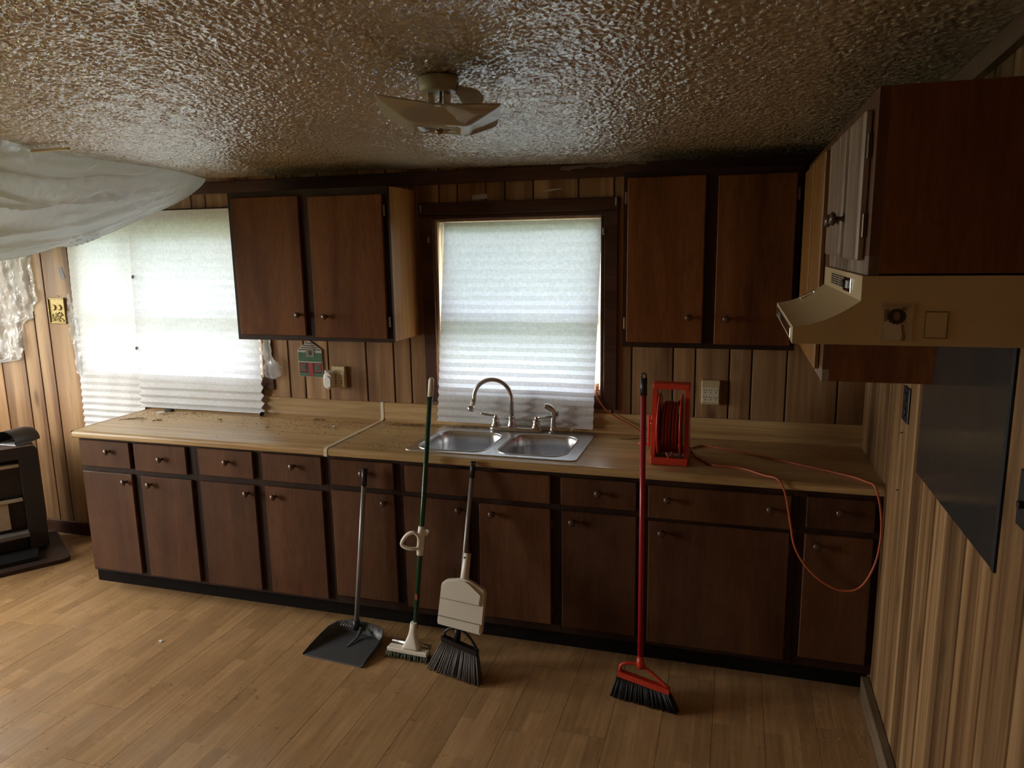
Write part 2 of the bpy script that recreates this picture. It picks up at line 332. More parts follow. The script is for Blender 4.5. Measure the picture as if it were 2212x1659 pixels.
def mk_paper():
    m, nt, b, out = newmat('pleated_paper'); L = nt.links
    tc = N(nt, 'ShaderNodeTexCoord'); n = N(nt, 'ShaderNodeTexNoise', i_Scale=70.0, i_Detail=4.0, i_Roughness=0.7); L.new(tc.outputs['Object'], n.inputs['Vector'])
    r = ramp(nt, [(0.35, (0.80, 0.80, 0.80)), (0.65, (0.92, 0.92, 0.92))], n.outputs[0])
    rt = ramp(nt, [(0.35, (0.54, 0.64, 0.81)), (0.65, (0.71, 0.815, 1.0))], n.outputs[0])
    d = N(nt, 'ShaderNodeBsdfDiffuse'); t = N(nt, 'ShaderNodeBsdfTranslucent'); mx = N(nt, 'ShaderNodeMixShader'); mx.inputs[0].default_value = 0.145
    L.new(r.outputs[0], d.inputs[0]); L.new(rt.outputs[0], t.inputs[0]); L.new(d.outputs[0], mx.inputs[1]); L.new(t.outputs[0], mx.inputs[2]); L.new(mx.outputs[0], out.inputs[0])
    return m
M['paper'] = mk_paper()
def mk_film(name, clear, tint, gl=0.12, rough=0.2, dif=0.5, crinkle=None):
    m, nt, b, out = newmat(name); L = nt.links
    tr = N(nt, 'ShaderNodeBsdfTransparent'); tr.inputs[0].default_value = (0.95, 0.96, 0.97, 1)
    tl = N(nt, 'ShaderNodeBsdfTranslucent'); tl.inputs[0].default_value = tint+(1,)
    df = N(nt, 'ShaderNodeBsdfDiffuse'); df.inputs[0].default_value = tint+(1,)
    g = N(nt, 'ShaderNodeBsdfGlossy'); g.inputs['Roughness'].default_value = rough
    a = N(nt, 'ShaderNodeMixShader'); a.inputs[0].default_value = dif; L.new(tl.outputs[0], a.inputs[1]); L.new(df.outputs[0], a.inputs[2])
    c = N(nt, 'ShaderNodeMixShader'); c.inputs[0].default_value = clear; L.new(a.outputs[0], c.inputs[1]); L.new(tr.outputs[0], c.inputs[2])
    if crinkle:
        tc = N(nt, 'ShaderNodeTexCoord'); mp = N(nt, 'ShaderNodeMapping'); mp.inputs['Scale'].default_value = crinkle; L.new(tc.outputs['Object'], mp.inputs[0])
        no = N(nt, 'ShaderNodeTexNoise', i_Scale=1.0, i_Detail=5.0, i_Roughness=0.55, i_Distortion=1.5); L.new(mp.outputs[0], no.inputs['Vector'])
        rr = ramp(nt, [(0.40, (0, 0, 0)), (0.485, (0.6,)*3), (0.5, (1, 1, 1)), (0.515, (0.6,)*3), (0.6, (0, 0, 0))], no.outputs[0])
        bp = N(nt, 'ShaderNodeBump', i_Strength=0.7, i_Distance=0.010); L.new(rr.outputs[0], bp.inputs['Height'])
        L.new(bp.outputs[0], g.inputs['Normal'])
    e = N(nt, 'ShaderNodeMixShader'); e.inputs[0].default_value = gl; L.new(c.outputs[0], e.inputs[1]); L.new(g.outputs[0], e.inputs[2]); L.new(e.outputs[0], out.inputs[0])
    return m
M['film'] = mk_film('clear_plastic_sheeting', 0.14, (0.86, 0.93, 1.0), 0.13, 0.16, 0.22, (1.6, 5.0, 9.0))
M['film2'] = mk_film('crinkled_plastic_film', 0.48, (0.78, 0.80, 0.82), 0.09, 0.18, 0.5, (16.0, 4.0, 6.0))
M['glass'] = mk_film('window_glass', 0.97, (0.9, 0.9, 0.9), 0.06, 0.0)
M['lampglass'] = mk_film('frosted_lamp_glass', 0.05, (0.55, 0.50, 0.40), 0.22, 0.05, 0.75)
M['clearplastic'] = mk_film('clear_plastic_cap', 0.7, (0.8, 0.8, 0.8), 0.2, 0.1)
def mk_splash():
    m, nt, b, out = newmat('dark_metal_splash_panel'); L = nt.links
    b.inputs['Base Color'].default_value = (0.10, 0.105, 0.11, 1); b.inputs['Metallic'].default_value = 0.75; b.inputs['Roughness'].default_value = 0.22
    tc = N(nt, 'ShaderNodeTexCoord'); vo = N(nt, 'ShaderNodeTexVoronoi', i_Scale=34.0); L.new(tc.outputs['Object'], vo.inputs['Vector'])
    r = ramp(nt, [(0.0, (0.6, 0.6, 0.58)), (0.05, (0.6, 0.6, 0.58)), (0.065, (0.125, 0.128, 0.122))], vo.outputs['Distance']); L.new(r.outputs[0], b.inputs['Base Color'])  # pale flecks paint reflected glitter into the base colour
    n = N(nt, 'ShaderNodeTexNoise', i_Scale=4.0, i_Detail=5.0); L.new(tc.outputs['Object'], n.inputs['Vector'])
    rr = ramp(nt, [(0.3, (0.07,)*3), (0.7, (0.20,)*3)], n.outputs[0]); L.new(rr.outputs[0], b.inputs['Roughness'])
    return m
M['splash'] = mk_splash()

# ------------------------------------------------------------------ room shell
def rect_minus(r, holes):
    out = [r]
    for h in holes:
        nxt = []
        for (x0, x1, z0, z1) in out:
            if h[0] >= x1 or h[1] <= x0 or h[2] >= z1 or h[3] <= z0: nxt.append((x0, x1, z0, z1)); continue
            if z0 < h[2]: nxt.append((x0, x1, z0, h[2]))
            if h[3] < z1: nxt.append((x0, x1, h[3], z1))
            za, zb = max(z0, h[2]), min(z1, h[3])
            if x0 < h[0]: nxt.append((x0, h[0], za, zb))
            if h[1] < x1: nxt.append((h[1], x1, za, zb))
        out = nxt
    return out
ZT = 2.75
def wall(name, rects, f, mat, label):
    mb = MB()
    for r in rects: f(mb, *r)
    return struct(mb.obj(name, mat), label)
wall_back = wall('wall_back', rect_minus((XL-0.1, 0.1, -0.2, ZT), [W1, W2]), lambda mb, a, b, c, d: mb.box(a, b, 0.0, 0.11, c, d), M['groove'], 'pine-panelled back wall with two covered windows')
wall_right = wall('wall_right', [(YF, 0.0, -0.2, ZT)], lambda mb, a, b, c, d: mb.box(0.0, 0.11, a, b, c, d), M['groove'], 'pine-panelled right wall beside the range hood')
wall_left = wall('wall_left', rect_minus((YF, 0.0, -0.2, ZT), [W3, W5]), lambda mb, a, b, c, d: mb.box(XL-0.11, XL, a, b, c, d), M['panel'], 'panelled left wall outside the view')
wall_front = wall('wall_front', [(XL-0.1, 0.1, -0.2, ZT)], lambda mb, a, b, c, d: mb.box(a, b, YF-0.11, YF, c, d), M['panel'], 'panelled wall behind the viewer')

# panelling planks: chamfered strips standing 6 mm proud of the dark grooves
def strip(mb, a0, a1, z0, z1, axis, t=0.006, ch=0.003):
    if a1-a0 < 0.008 or z1-z0 < 0.01: return
    for p, q in ((0, 0),):
        if axis == 'x':
            vs = [(a0, 0, z0), (a1, 0, z0), (a1-ch, -t, z0), (a0+ch, -t, z0), (a0, 0, z1), (a1, 0, z1), (a1-ch, -t, z1), (a0+ch, -t, z1)]
        else:
            vs = [(0, a0, z0), (0, a1, z0), (-t, a1-ch, z0), (-t, a0+ch, z0), (0, a0, z1), (0, a1, z1), (-t, a1-ch, z1), (-t, a0+ch, z1)]
        mb.add(vs, [(0,1,2,3),(4,7,6,5),(0,4,5,1),(1,5,6,2),(2,6,7,3),(3,7,4,0)])
GX = [XL, -5.68, -5.57, -5.46, -5.265, -5.06, -4.935, -4.82, -4.6, -4.5, -4.29, -4.19, -3.98, -3.82, -3.64, -3.541, -3.333, -3.25, -3.063, -2.96, -2.803, -2.563, -2.394, -2.291, -2.094, -1.991, -1.835, -1.733, -1.584, -1.353, -1.177, -1.082, -0.878, -0.771, -0.611, -0.508, -0.35, -0.123, -0.0]
GAP = 0.0028
for a, b in zip(GX[:-1], GX[1:]):
    mb = MB()
    for r in rect_minus((a+GAP, b-GAP, 0.0, 2.4), [W1, W2]): strip(mb, *r, 'x')
    mb.obj('plank', M['panel'], wall_back)
GY = [0, -0.12, -0.235, -0.351, -0.55, -0.66, -0.845, -0.925, -1.062, -1.186, -1.346, -1.474, -1.53, -1.66, -1.866, -2.06, -2.25, -2.37, -2.6, -2.72, -2.95, -3.1, -3.33, -3.52, -3.75, -3.9, -4.15, -4.4, -4.55, -4.8, -5.0, YF]
for a, b in zip(GY[:-1], GY[1:]):
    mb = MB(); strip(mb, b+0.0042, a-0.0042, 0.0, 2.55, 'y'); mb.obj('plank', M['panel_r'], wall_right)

# ceiling: wavy sheet rising towards the viewer, with modelled stomped-plaster relief where the view reaches
def perlin(x, y, seed):
    g = np.random.RandomState(seed); perm = np.concatenate([g.permutation(256)]*2); ang = g.rand(256)*2*np.pi
    xi = np.floor(x).astype(int); yi = np.floor(y).astype(int); xf = x-xi; yf = y-yi; out = 0
    u = xf**3*(xf*(xf*6-15)+10); v = yf**3*(yf*(yf*6-15)+10)
    def dot(ix, iy, dx, dy):
        a = ang[perm[perm[ix & 255]+(iy & 255)]]; return np.cos(a)*dx+np.sin(a)*dy
    n0 = dot(xi, yi, xf, yf)*(1-u)+dot(xi+1, yi, xf-1, yf)*u; n1 = dot(xi, yi+1, xf, yf-1)*(1-u)+dot(xi+1, yi+1, xf-1, yf-1)*u
    return n0*(1-v)+n1*v
gx = np.concatenate([np.arange(XL-0.1, -4.3, 0.05), np.arange(-4.3, -0.03, 0.0047), np.array([-0.02, 0.1])])
gy = np.concatenate([np.array([0.1, 0.03]), -np.arange(0.0, 2.55, 0.0047), -np.arange(2.56, -YF+0.15, 0.05)])
GXX, GYY = np.meshgrid(gx, gy)
wx = GXX+0.008*perlin(GXX*38, GYY*38, 5); wy = GYY+0.008*perlin(GXX*38+9, GYY*38, 6)
b0 = perlin(wx*72, wy*72, 1)+0.4*perlin(wx*130, wy*130, 2); 
rel = 1/(1+np.exp(-(b0-0.02)*22)); rel = rel*(0.75+0.5*perlin(wx*14, wy*14, 3))+0.10*perlin(wx*150, wy*150, 4)
fine_ = ((GXX > -4.28) & (GYY > -2.54)).astype(float)
ZZ = 2.247+0.05*np.abs(GYY)+0.008*np.abs(GXX)+0.006*np.sin(2.1*GXX+0.6)*np.cos(1.7*GYY)+0.004*np.sin(3.7*GXX)*np.sin(2.9*GYY)-0.0050*rel*fine_+0.0025*fine_
ny_, nx_ = GXX.shape; V = np.stack([GXX, GYY, ZZ], -1).reshape(-1, 3)
idx = np.arange(ny_*nx_).reshape(ny_, nx_); Fq = np.stack([idx[:-1, :-1], idx[:-1, 1:], idx[1:, 1:], idx[1:, :-1]], -1).reshape(-1, 4)
cme = bpy.data.meshes.new('ceiling'); cme.vertices.add(len(V)); cme.vertices.foreach_set('co', V.ravel())
cme.loops.add(Fq.size); cme.loops.foreach_set('vertex_index', Fq.ravel()); cme.polygons.add(len(Fq))
cme.polygons.foreach_set('loop_start', np.arange(0, Fq.size, 4)); cme.polygons.foreach_set('use_smooth', np.ones(len(Fq), bool)); cme.update(calc_edges=True); cme.validate()
ceiling = struct(link('ceiling', cme, M['ceiling']), 'glossy stippled off-white ceiling')

# floor: sub-floor and laminate boards running towards the back wall
fl = MB().box(XL-0.1, 0.1, YF-0.1, 0.1, -0.2, -0.012); floor = struct(fl.obj('floor', M['groove']), 'honey-coloured laminate board floor')
board_meshes = {}
def board(wd, ln):
    key = (round(wd, 4), round(ln, 4))
    if key not in board_meshes:
        mb = MB(); g = 0.0002; c = 0.0005
        x0, x1, y0, y1 = g, wd-g, g, ln-g
        vs = [(x0, y0, -0.012), (x1, y0, -0.012), (x1, y1, -0.012), (x0, y1, -0.012), (x0+c, y0+c, 0), (x1-c, y0+c, 0), (x1-c, y1-c, 0), (x0+c, y1-c, 0)]
        mb.add(vs, [(3,2,1,0),(4,5,6,7),(0,1,5,4),(1,2,6,5),(2,3,7,6),(3,0,4,7)])
        me = bpy.data.meshes.new('floor_board'); me.from_pydata([tuple(p) for p in mb.v], [], mb.f); me.materials.append(M['floor']); board_meshes[key] = me
    return board_meshes[key]
k = 0; x = -2.175+0.1945*11
xs = [0.0]
while x > XL:
    if x < -0.05: xs.append(x)
    x -= 0.1945
xs.append(XL)
joints = {}
for i in range(len(xs)-1):
    x1, x0 = xs[i], xs[i+1]; rnd = random.Random(i*13+5)
    y = 0.0; first = 0.66 if x0 > -2.2 and x1 < -1.55 else rnd.uniform(0.25, 1.25)
    cuts = [0.0, -first]
    while cuts[-1] > YF: cuts.append(cuts[-1]-1.215)
    cuts[-1] = YF
    for a, b in zip(cuts[:-1], cuts[1:]):
        if a-b < 0.02: continue
        o = link('floor_board', board(x1-x0, a-b), None, floor); o.location = (x0, b, rnd.uniform(-0.0006, 0.0))

# trims and skirting
def trim(name, box, mat, label, r=0.003): return struct(center(MB().bev(*box, r=r).obj(name, mat)), label)
trim('trim_1', (-3.62, -0.02, -0.022, -0.006, 2.186, 2.254), M['trim'], 'dark brown moulding along the top of the back wall')
mt = MB(); Mx = Matrix.Translation((0, 0, 0))
mt.prism([(-0.03, ceil_z(0, 0.03)-0.058), (-0.03, ceil_z(0, 0.03)-0.002), (-4.5, ceil_z(0, 4.5)-0.002), (-4.5, ceil_z(0, 4.5)-0.058)], -0.03, -0.007, plane='yz')
struct(center(mt.obj('trim_2', wood('brown_ceiling_rail', (0.10, 0.05, 0.032), (0.15, 0.08, 0.05), (0.2, 0.115, 0.075), 'y', 0.5))), 'brown board along the ceiling over the right wall')
trim('baseboard_back', (XL, -4.05, -0.02, -0.0062, 0.0, 0.09), M['trim'], 'dark skirting board on the back wall beside the cabinets')
trim('baseboard_right', (-0.038, -0.0065, -4.8, -0.60, 0.0, 0.088), wood('dusty_skirting', (0.10, 0.07, 0.04), (0.15, 0.105, 0.062), (0.2, 0.145, 0.09), 'y', 0.6), 'dusty brown skirting board along the right wall')

# ------------------------------------------------------------------ windows
def window(name, W, wallaxis, label, mull=None, casing=True, rail=True):
    a0, a1, z0, z1 = W
    root = bpy.data.objects.new(name, None); COL.objects.link(root); struct(root, label)
    if wallaxis == 'back': root.location = ((a0+a1)/2, 0, z0); T = Matrix.Identity(4)
    elif wallaxis == 'left': root.location = (XL, (a0+a1)/2, z0); T = Matrix(((0, -1, 0, XL), (1, 0, 0, 0), (0, 0, 1, 0), (0, 0, 0, 1)))
    else: root.location = ((a0+a1)/2, YF, z0); T = Matrix(((1, 0, 0, 0), (0, -1, 0, YF), (0, 0, 1, 0), (0, 0, 0, 1)))
    j = 0.016
    for nm, bx in (('jamb', (a0, a0+j, -0.006, 0.11, z0, z1)), ('jamb', (a1-j, a1, -0.006, 0.11, z0, z1)), ('head_jamb', (a0+j, a1-j, -0.006, 0.11, z1-j, z1)), ('sill', (a0+j, a1-j, -0.006, 0.11, z0, z0+j))):
        MB().bev(*bx, r=0.0015, M=T).obj(nm, M['jamb'], root)
    parts = [(a0+j, a1-j)] if mull is None else [(a0+j, mull-0.03), (mull+0.03, a1-j)]
    if mull is not None: MB().bev(mull-0.03, mull+0.03, 0.03, 0.10, z0+j, z1-j, r=0.002, M=T).obj('mullion', M['vinyl'], root)
    zm = z0+0.42*(z1-z0)
    for (b0, b1) in parts:
        s = MB(); f = 0.03
        s.box(b0, b0+f, 0.06, 0.09, z0+j, z1-j, T).box(b1-f, b1, 0.06, 0.09, z0+j, z1-j, T).box(b0+f, b1-f, 0.06, 0.09, z1-j-f, z1-j, T).box(b0+f, b1-f, 0.06, 0.09, z0+j, z0+j+f, T)
        if rail: s.box(b0+f, b1-f, 0.05, 0.09, zm-0.028, zm+0.028, T)
        sash = s.obj('sash', M['vinyl'], root)
        for q0, q1 in (((z0+j+f, zm-0.028), (zm+0.028, z1-j-f)) if rail else ((z0+j+f, z1-j-f),)):
            MB().box(b0+f, b1-f, 0.073, 0.077, q0, q1, T).obj('pane', M['glass'], sash)
    return root
win1 = window('window_1', W1, 'back', 'window over the sink behind a pleated paper shade')
win2 = window('window_2', W2, 'back', 'wide double window behind two pleated paper shades', mull=-4.095)
win3 = window('window_3', W3, 'left', 'side window outside the view')
added_win = window('added_side_window', W5, 'left', 'side window added near the back corner to light the plastic sheet, outside the view')  # added light source, not a known window of the room
cs = lambda nm, bx, par=win1: MB().bev(*bx, r=0.003).obj(nm, M['trim'], par)
cs('casing', (-2.198, -2.128, -0.024, -0.006, 1.036, 2.028)); cs('casing', (-1.222, -1.155, -0.024, -0.006, 1.036, 2.028))
cs('head_casing', (-2.205, -1.150, -0.028, -0.006, 2.030, 2.092)); cs('apron', (-2.126, -1.224, -0.022, -0.006, 1.036, 1.108))
cs('inner_stop', (-2.127, -1.223, -0.02, -0.0065, 2.008, 2.0295)); cs('inner_stop', (-1.240, -1.2225, -0.016, 0.03, 1.11, 2.007))
for x, z in ((-2.19, 2.065), (-1.165, 2.07)): MB().bev(x-0.004, x+0.004, -0.031, -0.028, z-0.02, z+0.02, r=0.001).obj('bracket', M['lightgrey'], win1)
for x, z in ((-2.15, 1.905), (-1.225, 1.93)): MB().bev(x-0.005, x+0.005, -0.034, -0.024, z-0.016, z+0.016, r=0.002).obj('bracket', M['nickel'], win1)
cs2 = lambda nm, bx: MB().bev(*bx, r=0.003).obj(nm, M['trim'], win2)
cs2('head_casing', (-4.60, -3.16, -0.018, -0.006, 2.042, 2.112)); cs2('casing', (-4.59, -4.522, -0.018, -0.006, 1.06, 2.04)); cs2('casing', (-3.233, -3.165, -0.018, -0.006, 1.06, 2.04)); cs2('apron', (-4.522, -3.233, -0.018, -0.006, 1.06, 1.128))

# ------------------------------------------------------------------ outdoors
struct(MB().box(-40, 30, -40, 40, -0.9, -0.6).obj('ground', M['lawn']), 'grass outside the windows')
struct(MB().box(XL-0.8, 0.9, 0.11, 0.52, 2.28, 2.42).obj('added_eave', M['siding']), 'unseen roof overhang added outside the back wall to dim the window tops')  # unseen overhang added to shade the top of both back windows
def tree(x, y, r, h, label):
    rnd = random.Random(int(x*31+y*17)); bm = bmesh.new(); bmesh.ops.create_icosphere(bm, subdivisions=3, radius=1)
    for v in bm.verts:
        n = v.co.normalized(); d = 1+0.16*math.sin(5*n.x+2*n.y+x)+0.14*math.sin(7*n.z+4*n.y)+rnd.uniform(-0.09, 0.09); v.co = n*d
    bm.verts.index_update(); vs = [Vector((x+v.co.x*r, y+v.co.y*r, h+v.co.z*r*0.9)) for v in bm.verts]; fs = [[v.index for v in f.verts] for f in bm.faces]; bm.free()
    t = thing('tree', label, 'tree', (x, y, -0.6), 'trees outside the back windows')
    MB().add(vs, fs).obj('crown', M['leaf'], t); MB().tube([(x, y, -0.6), (x, y, h)], [0.2, 0.12], 8).obj('trunk', M['twig'], t)
for tx, ty, tr, th, tl in ((-13.0, 10.5, 2.4, 3.2, 'green tree outside, farthest left beyond the wide window'), (-6.2, 11.0, 2.3, 3.2, 'green tree outside behind the wide left window'), (-0.4, 11.0, 2.2, 3.0, 'green tree outside behind the sink window'), (5.6, 11.5, 2.4, 3.4, 'green tree outside, farthest right')): tree(tx, ty, tr, th, tl)

# ------------------------------------------------------------------ paper shades
def shade(x0t, x1t, x0b, x1b, yt, yb, zt, zb, z_loose, name_label, amp_top=0.0012, amp_bot=0.011, pitch=0.0225, seed=0):
    rnd = random.Random(seed); P = []; z = zt; i = 0; NX = 26
    while True:
        t = (zt-z)/(zt-zb); loose = max(0.0, min(1.0, (z_loose-z)/max(1e-6, z_loose-zb)*1.6))
        a = amp_top+(amp_bot-amp_top)*(max(0, (t-0.25)/0.75)**1.2)*0.6+amp_bot*0.45*loose
        yc = yt+(yb-yt)*t; row = []
        zig = a if i % 2 else -a
        for j in range(NX+1):
            u = j/NX; x = (x0t+(x0b-x0t)*t)*(1-u)+(x1t+(x1b-x1t)*t)*u
            wob = 0.0022*math.sin(6*u+seed+4*t)+0.0014*math.sin(17*u+9*t+seed)
            row.append(Vector((x, yc+zig+wob, z+0.0005*math.sin(9*u+i*0.7)*(1 if t > 0.05 else 0))))
        P.append(row)
        if z <= zb+1e-6: break
        step = pitch*(1-0.1*loose)*rnd.uniform(0.93, 1.07); z = max(zb, z-step); i += 1
    o = MB().grid(P, False).obj('paper_shade', M['paper'], recalc=False); center(o)
    return tag(o, name_label, 'window shade', 'pleated paper window shades')
shade(-2.086, -1.243, -2.122, -1.268, 0.034, -0.058, 1.993, 0.940, 1.16, 'white pleated paper shade hanging over the sink window', seed=1)
shade(-4.078, -3.20, -4.110, -3.232, -0.036, -0.047, 2.103, 0.925, 1.14, 'wide white pleated paper shade ending on the countertop', seed=2, amp_bot=0.017, pitch=0.025)
shade(-4.565, -4.085, -4.600, -4.112, -0.026, -0.030, 2.10, 0.72, 1.13, 'narrow white pleated paper shade at the left, hanging past the counter end', seed=3, amp_bot=0.006)

# ------------------------------------------------------------------ base cabinets
def knob(parent, p, axis=(0, -1, 0), s=1.0):
    prof = [(0.0085*s, -0.0005), (0.0085*s, 0.002), (0.0055*s, 0.004), (0.005*s, 0.016*s), (0.012*s, 0.0185*s), (0.0165*s, 0.023*s), (0.0165*s, 0.027*s), (0.011*s, 0.032*s), (0.0, 0.0335*s)]
    return MB().lathe(p, axis, prof, 14).obj('knob', M['knob'], parent)
ZB, ZTOP, YFACE, YD = 0.103, 0.8755, -0.610, -0.628
def panelbox(x0, x1, z0, z1, y0=YD, y1=-0.6102, r=0.0035): return MB().bev(x0, x1, y0, y1, z0, z1, r=r)
def base(x0, x1, doors, drawers, label, toe_left=0.0):
    t = thing('base_cabinet', label, 'cabinet', ((x0+x1)/2, -0.31, 0), 'base cabinets under the countertop')
    e = 0.0008; X0, X1 = x0+e, x1-e
    MB().box(X0, X0+0.016, -0.5905, -0.0065, ZB, ZTOP-0.002).box(X1-0.016, X1, -0.5905, -0.0065, ZB, ZTOP-0.002).box(X0+0.016, X1-0.016, -0.5905, -0.0065, ZB, ZB+0.016).box(X0+0.016, X1-0.016, -0.0145, -0.0065, ZB+0.016, ZTOP-0.002).obj('carcass', M['cabframe'], t)
    fr = MB(); zs = [d[2] for d in doors]+[d[3] for d in doors]
    edges = sorted(set([X0]+[v for d in doors for v in (d[0], d[1])]+[X1]))
    fr.box(X0, X1, YFACE, -0.5906, ZB, 0.14); fr.box(X0, X1, YFACE, -0.5906, 0.845, ZTOP-0.001); 
    cuts = [X0]+[v for d in doors for v in (d[0]+0.012, d[1]-0.012)]+[X1]
    for a, b in zip(cuts[0::2], cuts[1::2]):
        if b-a > 0.002: fr.box(a, b, YFACE, -0.5906, 0.14, 0.845)
    for a, b in zip(cuts[1::2], cuts[2::2]): fr.box(a, b, YFACE, -0.5906, 0.67, 0.745)
    fr.obj('face_frame', M['cabframe'], t)
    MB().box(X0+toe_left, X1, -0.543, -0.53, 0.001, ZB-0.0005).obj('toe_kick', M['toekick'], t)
    for (a, b, z0, z1, kx, kz) in doors:
        d = panelbox(a, b, z0, z1).obj('door', M['cab'], t); knob(d, (kx, YD, kz))
        hx = b-0.004 if kx < (a+b)/2 else a+0.004
        for hz in (z0+0.07, z1-0.07): MB().bev(hx-0.004+(0.006 if hx > a+0.1 else -0.006), hx+0.004+(0.006 if hx > a+0.1 else -0.006), YFACE-0.006, YFACE-0.0002, hz-0.02, hz+0.02, r=0.001).obj('hinge', M['knob'], d)
    for (a, b, z0, z1, ks) in drawers:
        d = panelbox(a, b, z0, z1).obj('drawer_front', M['cab'], t)
        for kx, kz in ks: knob(d, (kx, YD, kz))
    return t
base(-4.018, -3.2535, [(-4.002, -3.668, 0.120, 0.689, -3.709, 0.648), (-3.612, -3.282, 0.119, 0.687, -3.545, 0.646)], [(-4.002, -3.668, 0.719, 0.864, [(-3.801, 0.812)]), (-3.640, -3.304, 0.714, 0.864, [(-3.458, 0.792)])], 'dark brown base cabinet at the left end of the counter', -0.056)
base(-3.2535, -2.4805, [(-3.228, -2.898, 0.120, 0.688, -2.939, 0.648), (-2.838, -2.508, 0.120, 0.692, -2.779, 0.644)], [(-3.228, -2.898, 0.722, 0.866, [(-3.047, 0.806)]), (-2.844, -2.505, 0.722, 0.864, [(-2.659, 0.812)])], 'brown base cabinet with two doors, second from the left end')
base(-2.4805, -2.093, [(-2.458, -2.120, 0.150, 0.703, -2.168, 0.664)], [(-2.454, -2.118, 0.729, 0.860, [(-2.275, 0.805)])], 'narrow single-door base cabinet behind the charcoal dustpan')
base(-2.093, -1.311, [(-2.071, -1.744, 0.140, 0.704, -1.786, 0.664), (-1.692, -1.352, 0.144, 0.701, -1.624, 0.661)], [(-2.060, -1.352, 0.727, 0.857, [])], 'sink base cabinet with two doors and a blank front panel')
base(-1.311, -0.945, [(-1.300, -0.968, 0.142, 0.701, -1.250, 0.657)], [(-1.305, -0.970, 0.727, 0.855, [(-1.135, 0.799)])], 'single-door base cabinet to the right of the sink')
base(-0.945, -0.317, [(-0.917, -0.345, 0.125, 0.690, -0.860, 0.645)], [(-0.920, -0.345, 0.705, 0.848, [(-0.838, 0.796), (-0.425, 0.790)])], 'wide base cabinet with a two-knob drawer below the cord reel')
base(-0.317, -0.0065, [(-0.288, -0.032, 0.148, 0.694, -0.241, 0.652)], [(-0.287, -0.032, 0.720, 0.852, [(-0.164, 0.800)])], 'narrow base cabinet in the right corner behind the hanging cord loop')

# ------------------------------------------------------------------ countertops
CZ = 0.915
nose = [(-0.572, 0.876), (-0.628, 0.876), (-0.6345, 0.880), (-0.637, 0.888), (-0.637, 0.899), (-0.634, 0.908), (-0.627, 0.9135), (-0.617, 0.915), (-0.572, 0.915)]
def ctop(x0, x1, hole, label):
    t = thing('countertop', label, 'countertop', ((x0+x1)/2, -0.31, 0.876), 'woodgrain countertop sections')
    mb = MB(); mb.prism(nose, x0, x1, plane='yz')
    for r in rect_minus((x0, x1, -0.572, -0.0205), [hole] if hole else []): mb.box(r[0], r[1], r[2], r[3], 0.876, 0.915)
    mb.obj('slab', M['counter'], t)
    cove = [(-0.0062, 0.9153), (-0.034, 0.9153), (-0.027, 0.918), (-0.0225, 0.925), (-0.021, 0.935), (-0.021, 1.012), (-0.018, 1.017), (-0.0062, 1.017)]
    MB().prism(cove, x0, x1, plane='yz').obj('backsplash', M['counter'], t)
    return t
SH = (-2.055, -1.275, -0.55, -0.13)
ctop(-4.036, -2.477, None, 'tan woodgrain countertop section at the left, littered with droppings')
ctop(-2.465, -0.0065, SH, 'tan woodgrain countertop section holding the sink')
ss = MB(); prof = [(-0.0062, 1.0185), (-0.0225, 1.0185), (-0.0235, 0.93), (-0.036, 0.9175), (-0.62, 0.9175), (-0.634, 0.912), (-0.6392, 0.90), (-0.6392, 0.876), (-0.637, 0.876), (-0.637, 0.899), (-0.627, 0.9145), (-0.617, 0.9152), (-0.034, 0.9153), (-0.0215, 0.928), (-0.0215, 1.0165), (-0.0062, 1.0165)]
n = len(prof)
ss.prism([(-2.4795, 0), (-2.4625, 0)], 0, 0) if False else None
vs = [Vector((-2.480, a, b)) for a, b in prof]+[Vector((-2.462, a, b)) for a, b in prof]
ss.add(vs, [(i, (i+1) % n, (i+1) % n+n, i+n) for i in range(n)]+[(i, n-1-i, n-2-i, i+1) for i in range(n//2-1)]+[(n+i, n+i+1, 2*n-2-i, 2*n-1-i) for i in range(n//2-1)])
tag(center(ss.obj('joint_strip', M['beige'])), 'cream strip covering the joint between the two countertop sections', 'trim strip')
mb = MB().bev(-4.046, -4.0365, -0.636, -0.0065, 0.874, 0.9165, r=0.003); tag(center(mb.obj('edge_strip', M['counter'])), 'tan edge strip on the left end of the countertop', 'trim strip')

# ------------------------------------------------------------------ sink, faucet, sprayer
sink = thing('kitchen_sink', 'double-bowl stainless steel sink set in the countertop', 'sink', (-1.665, -0.315, 0.745))
bm = bmesh.new()
def loop(pts, z):
    vs = [bm.verts.new((a, b, z)) for a, b in pts]; return [bm.edges.new((vs[i], vs[(i+1) % len(vs)])) for i in range(len(vs))]
outer = rrect(-1.665, -0.315, 0.417, 0.262, 0.03, 5)
BL = (-1.868, -0.367, 0.172, 0.178); BR = (-1.478, -0.350, 0.165, 0.186)
holes = [rrect(*BL, 0.075, 8), rrect(*BR, 0.075, 8)]
ed = loop(outer, 0.9205)
for h in holes: ed += loop(h, 0.9205)
bmesh.ops.triangle_fill(bm, use_beauty=True, use_dissolve=False, edges=ed)
bm.verts.index_update(); rim = MB().add([v.co.copy() for v in bm.verts], [[v.index for v in f.verts] for f in bm.faces]); bm.free()
rim.loft([[(a, b, 0.9205) for a, b in outer], [(-1.665+(a+1.665)*1.006, -0.315+(b+0.315)*1.008, 0.9158) for a, b in outer]], False, False, True)
rim.obj('rim', M['steel'], sink)
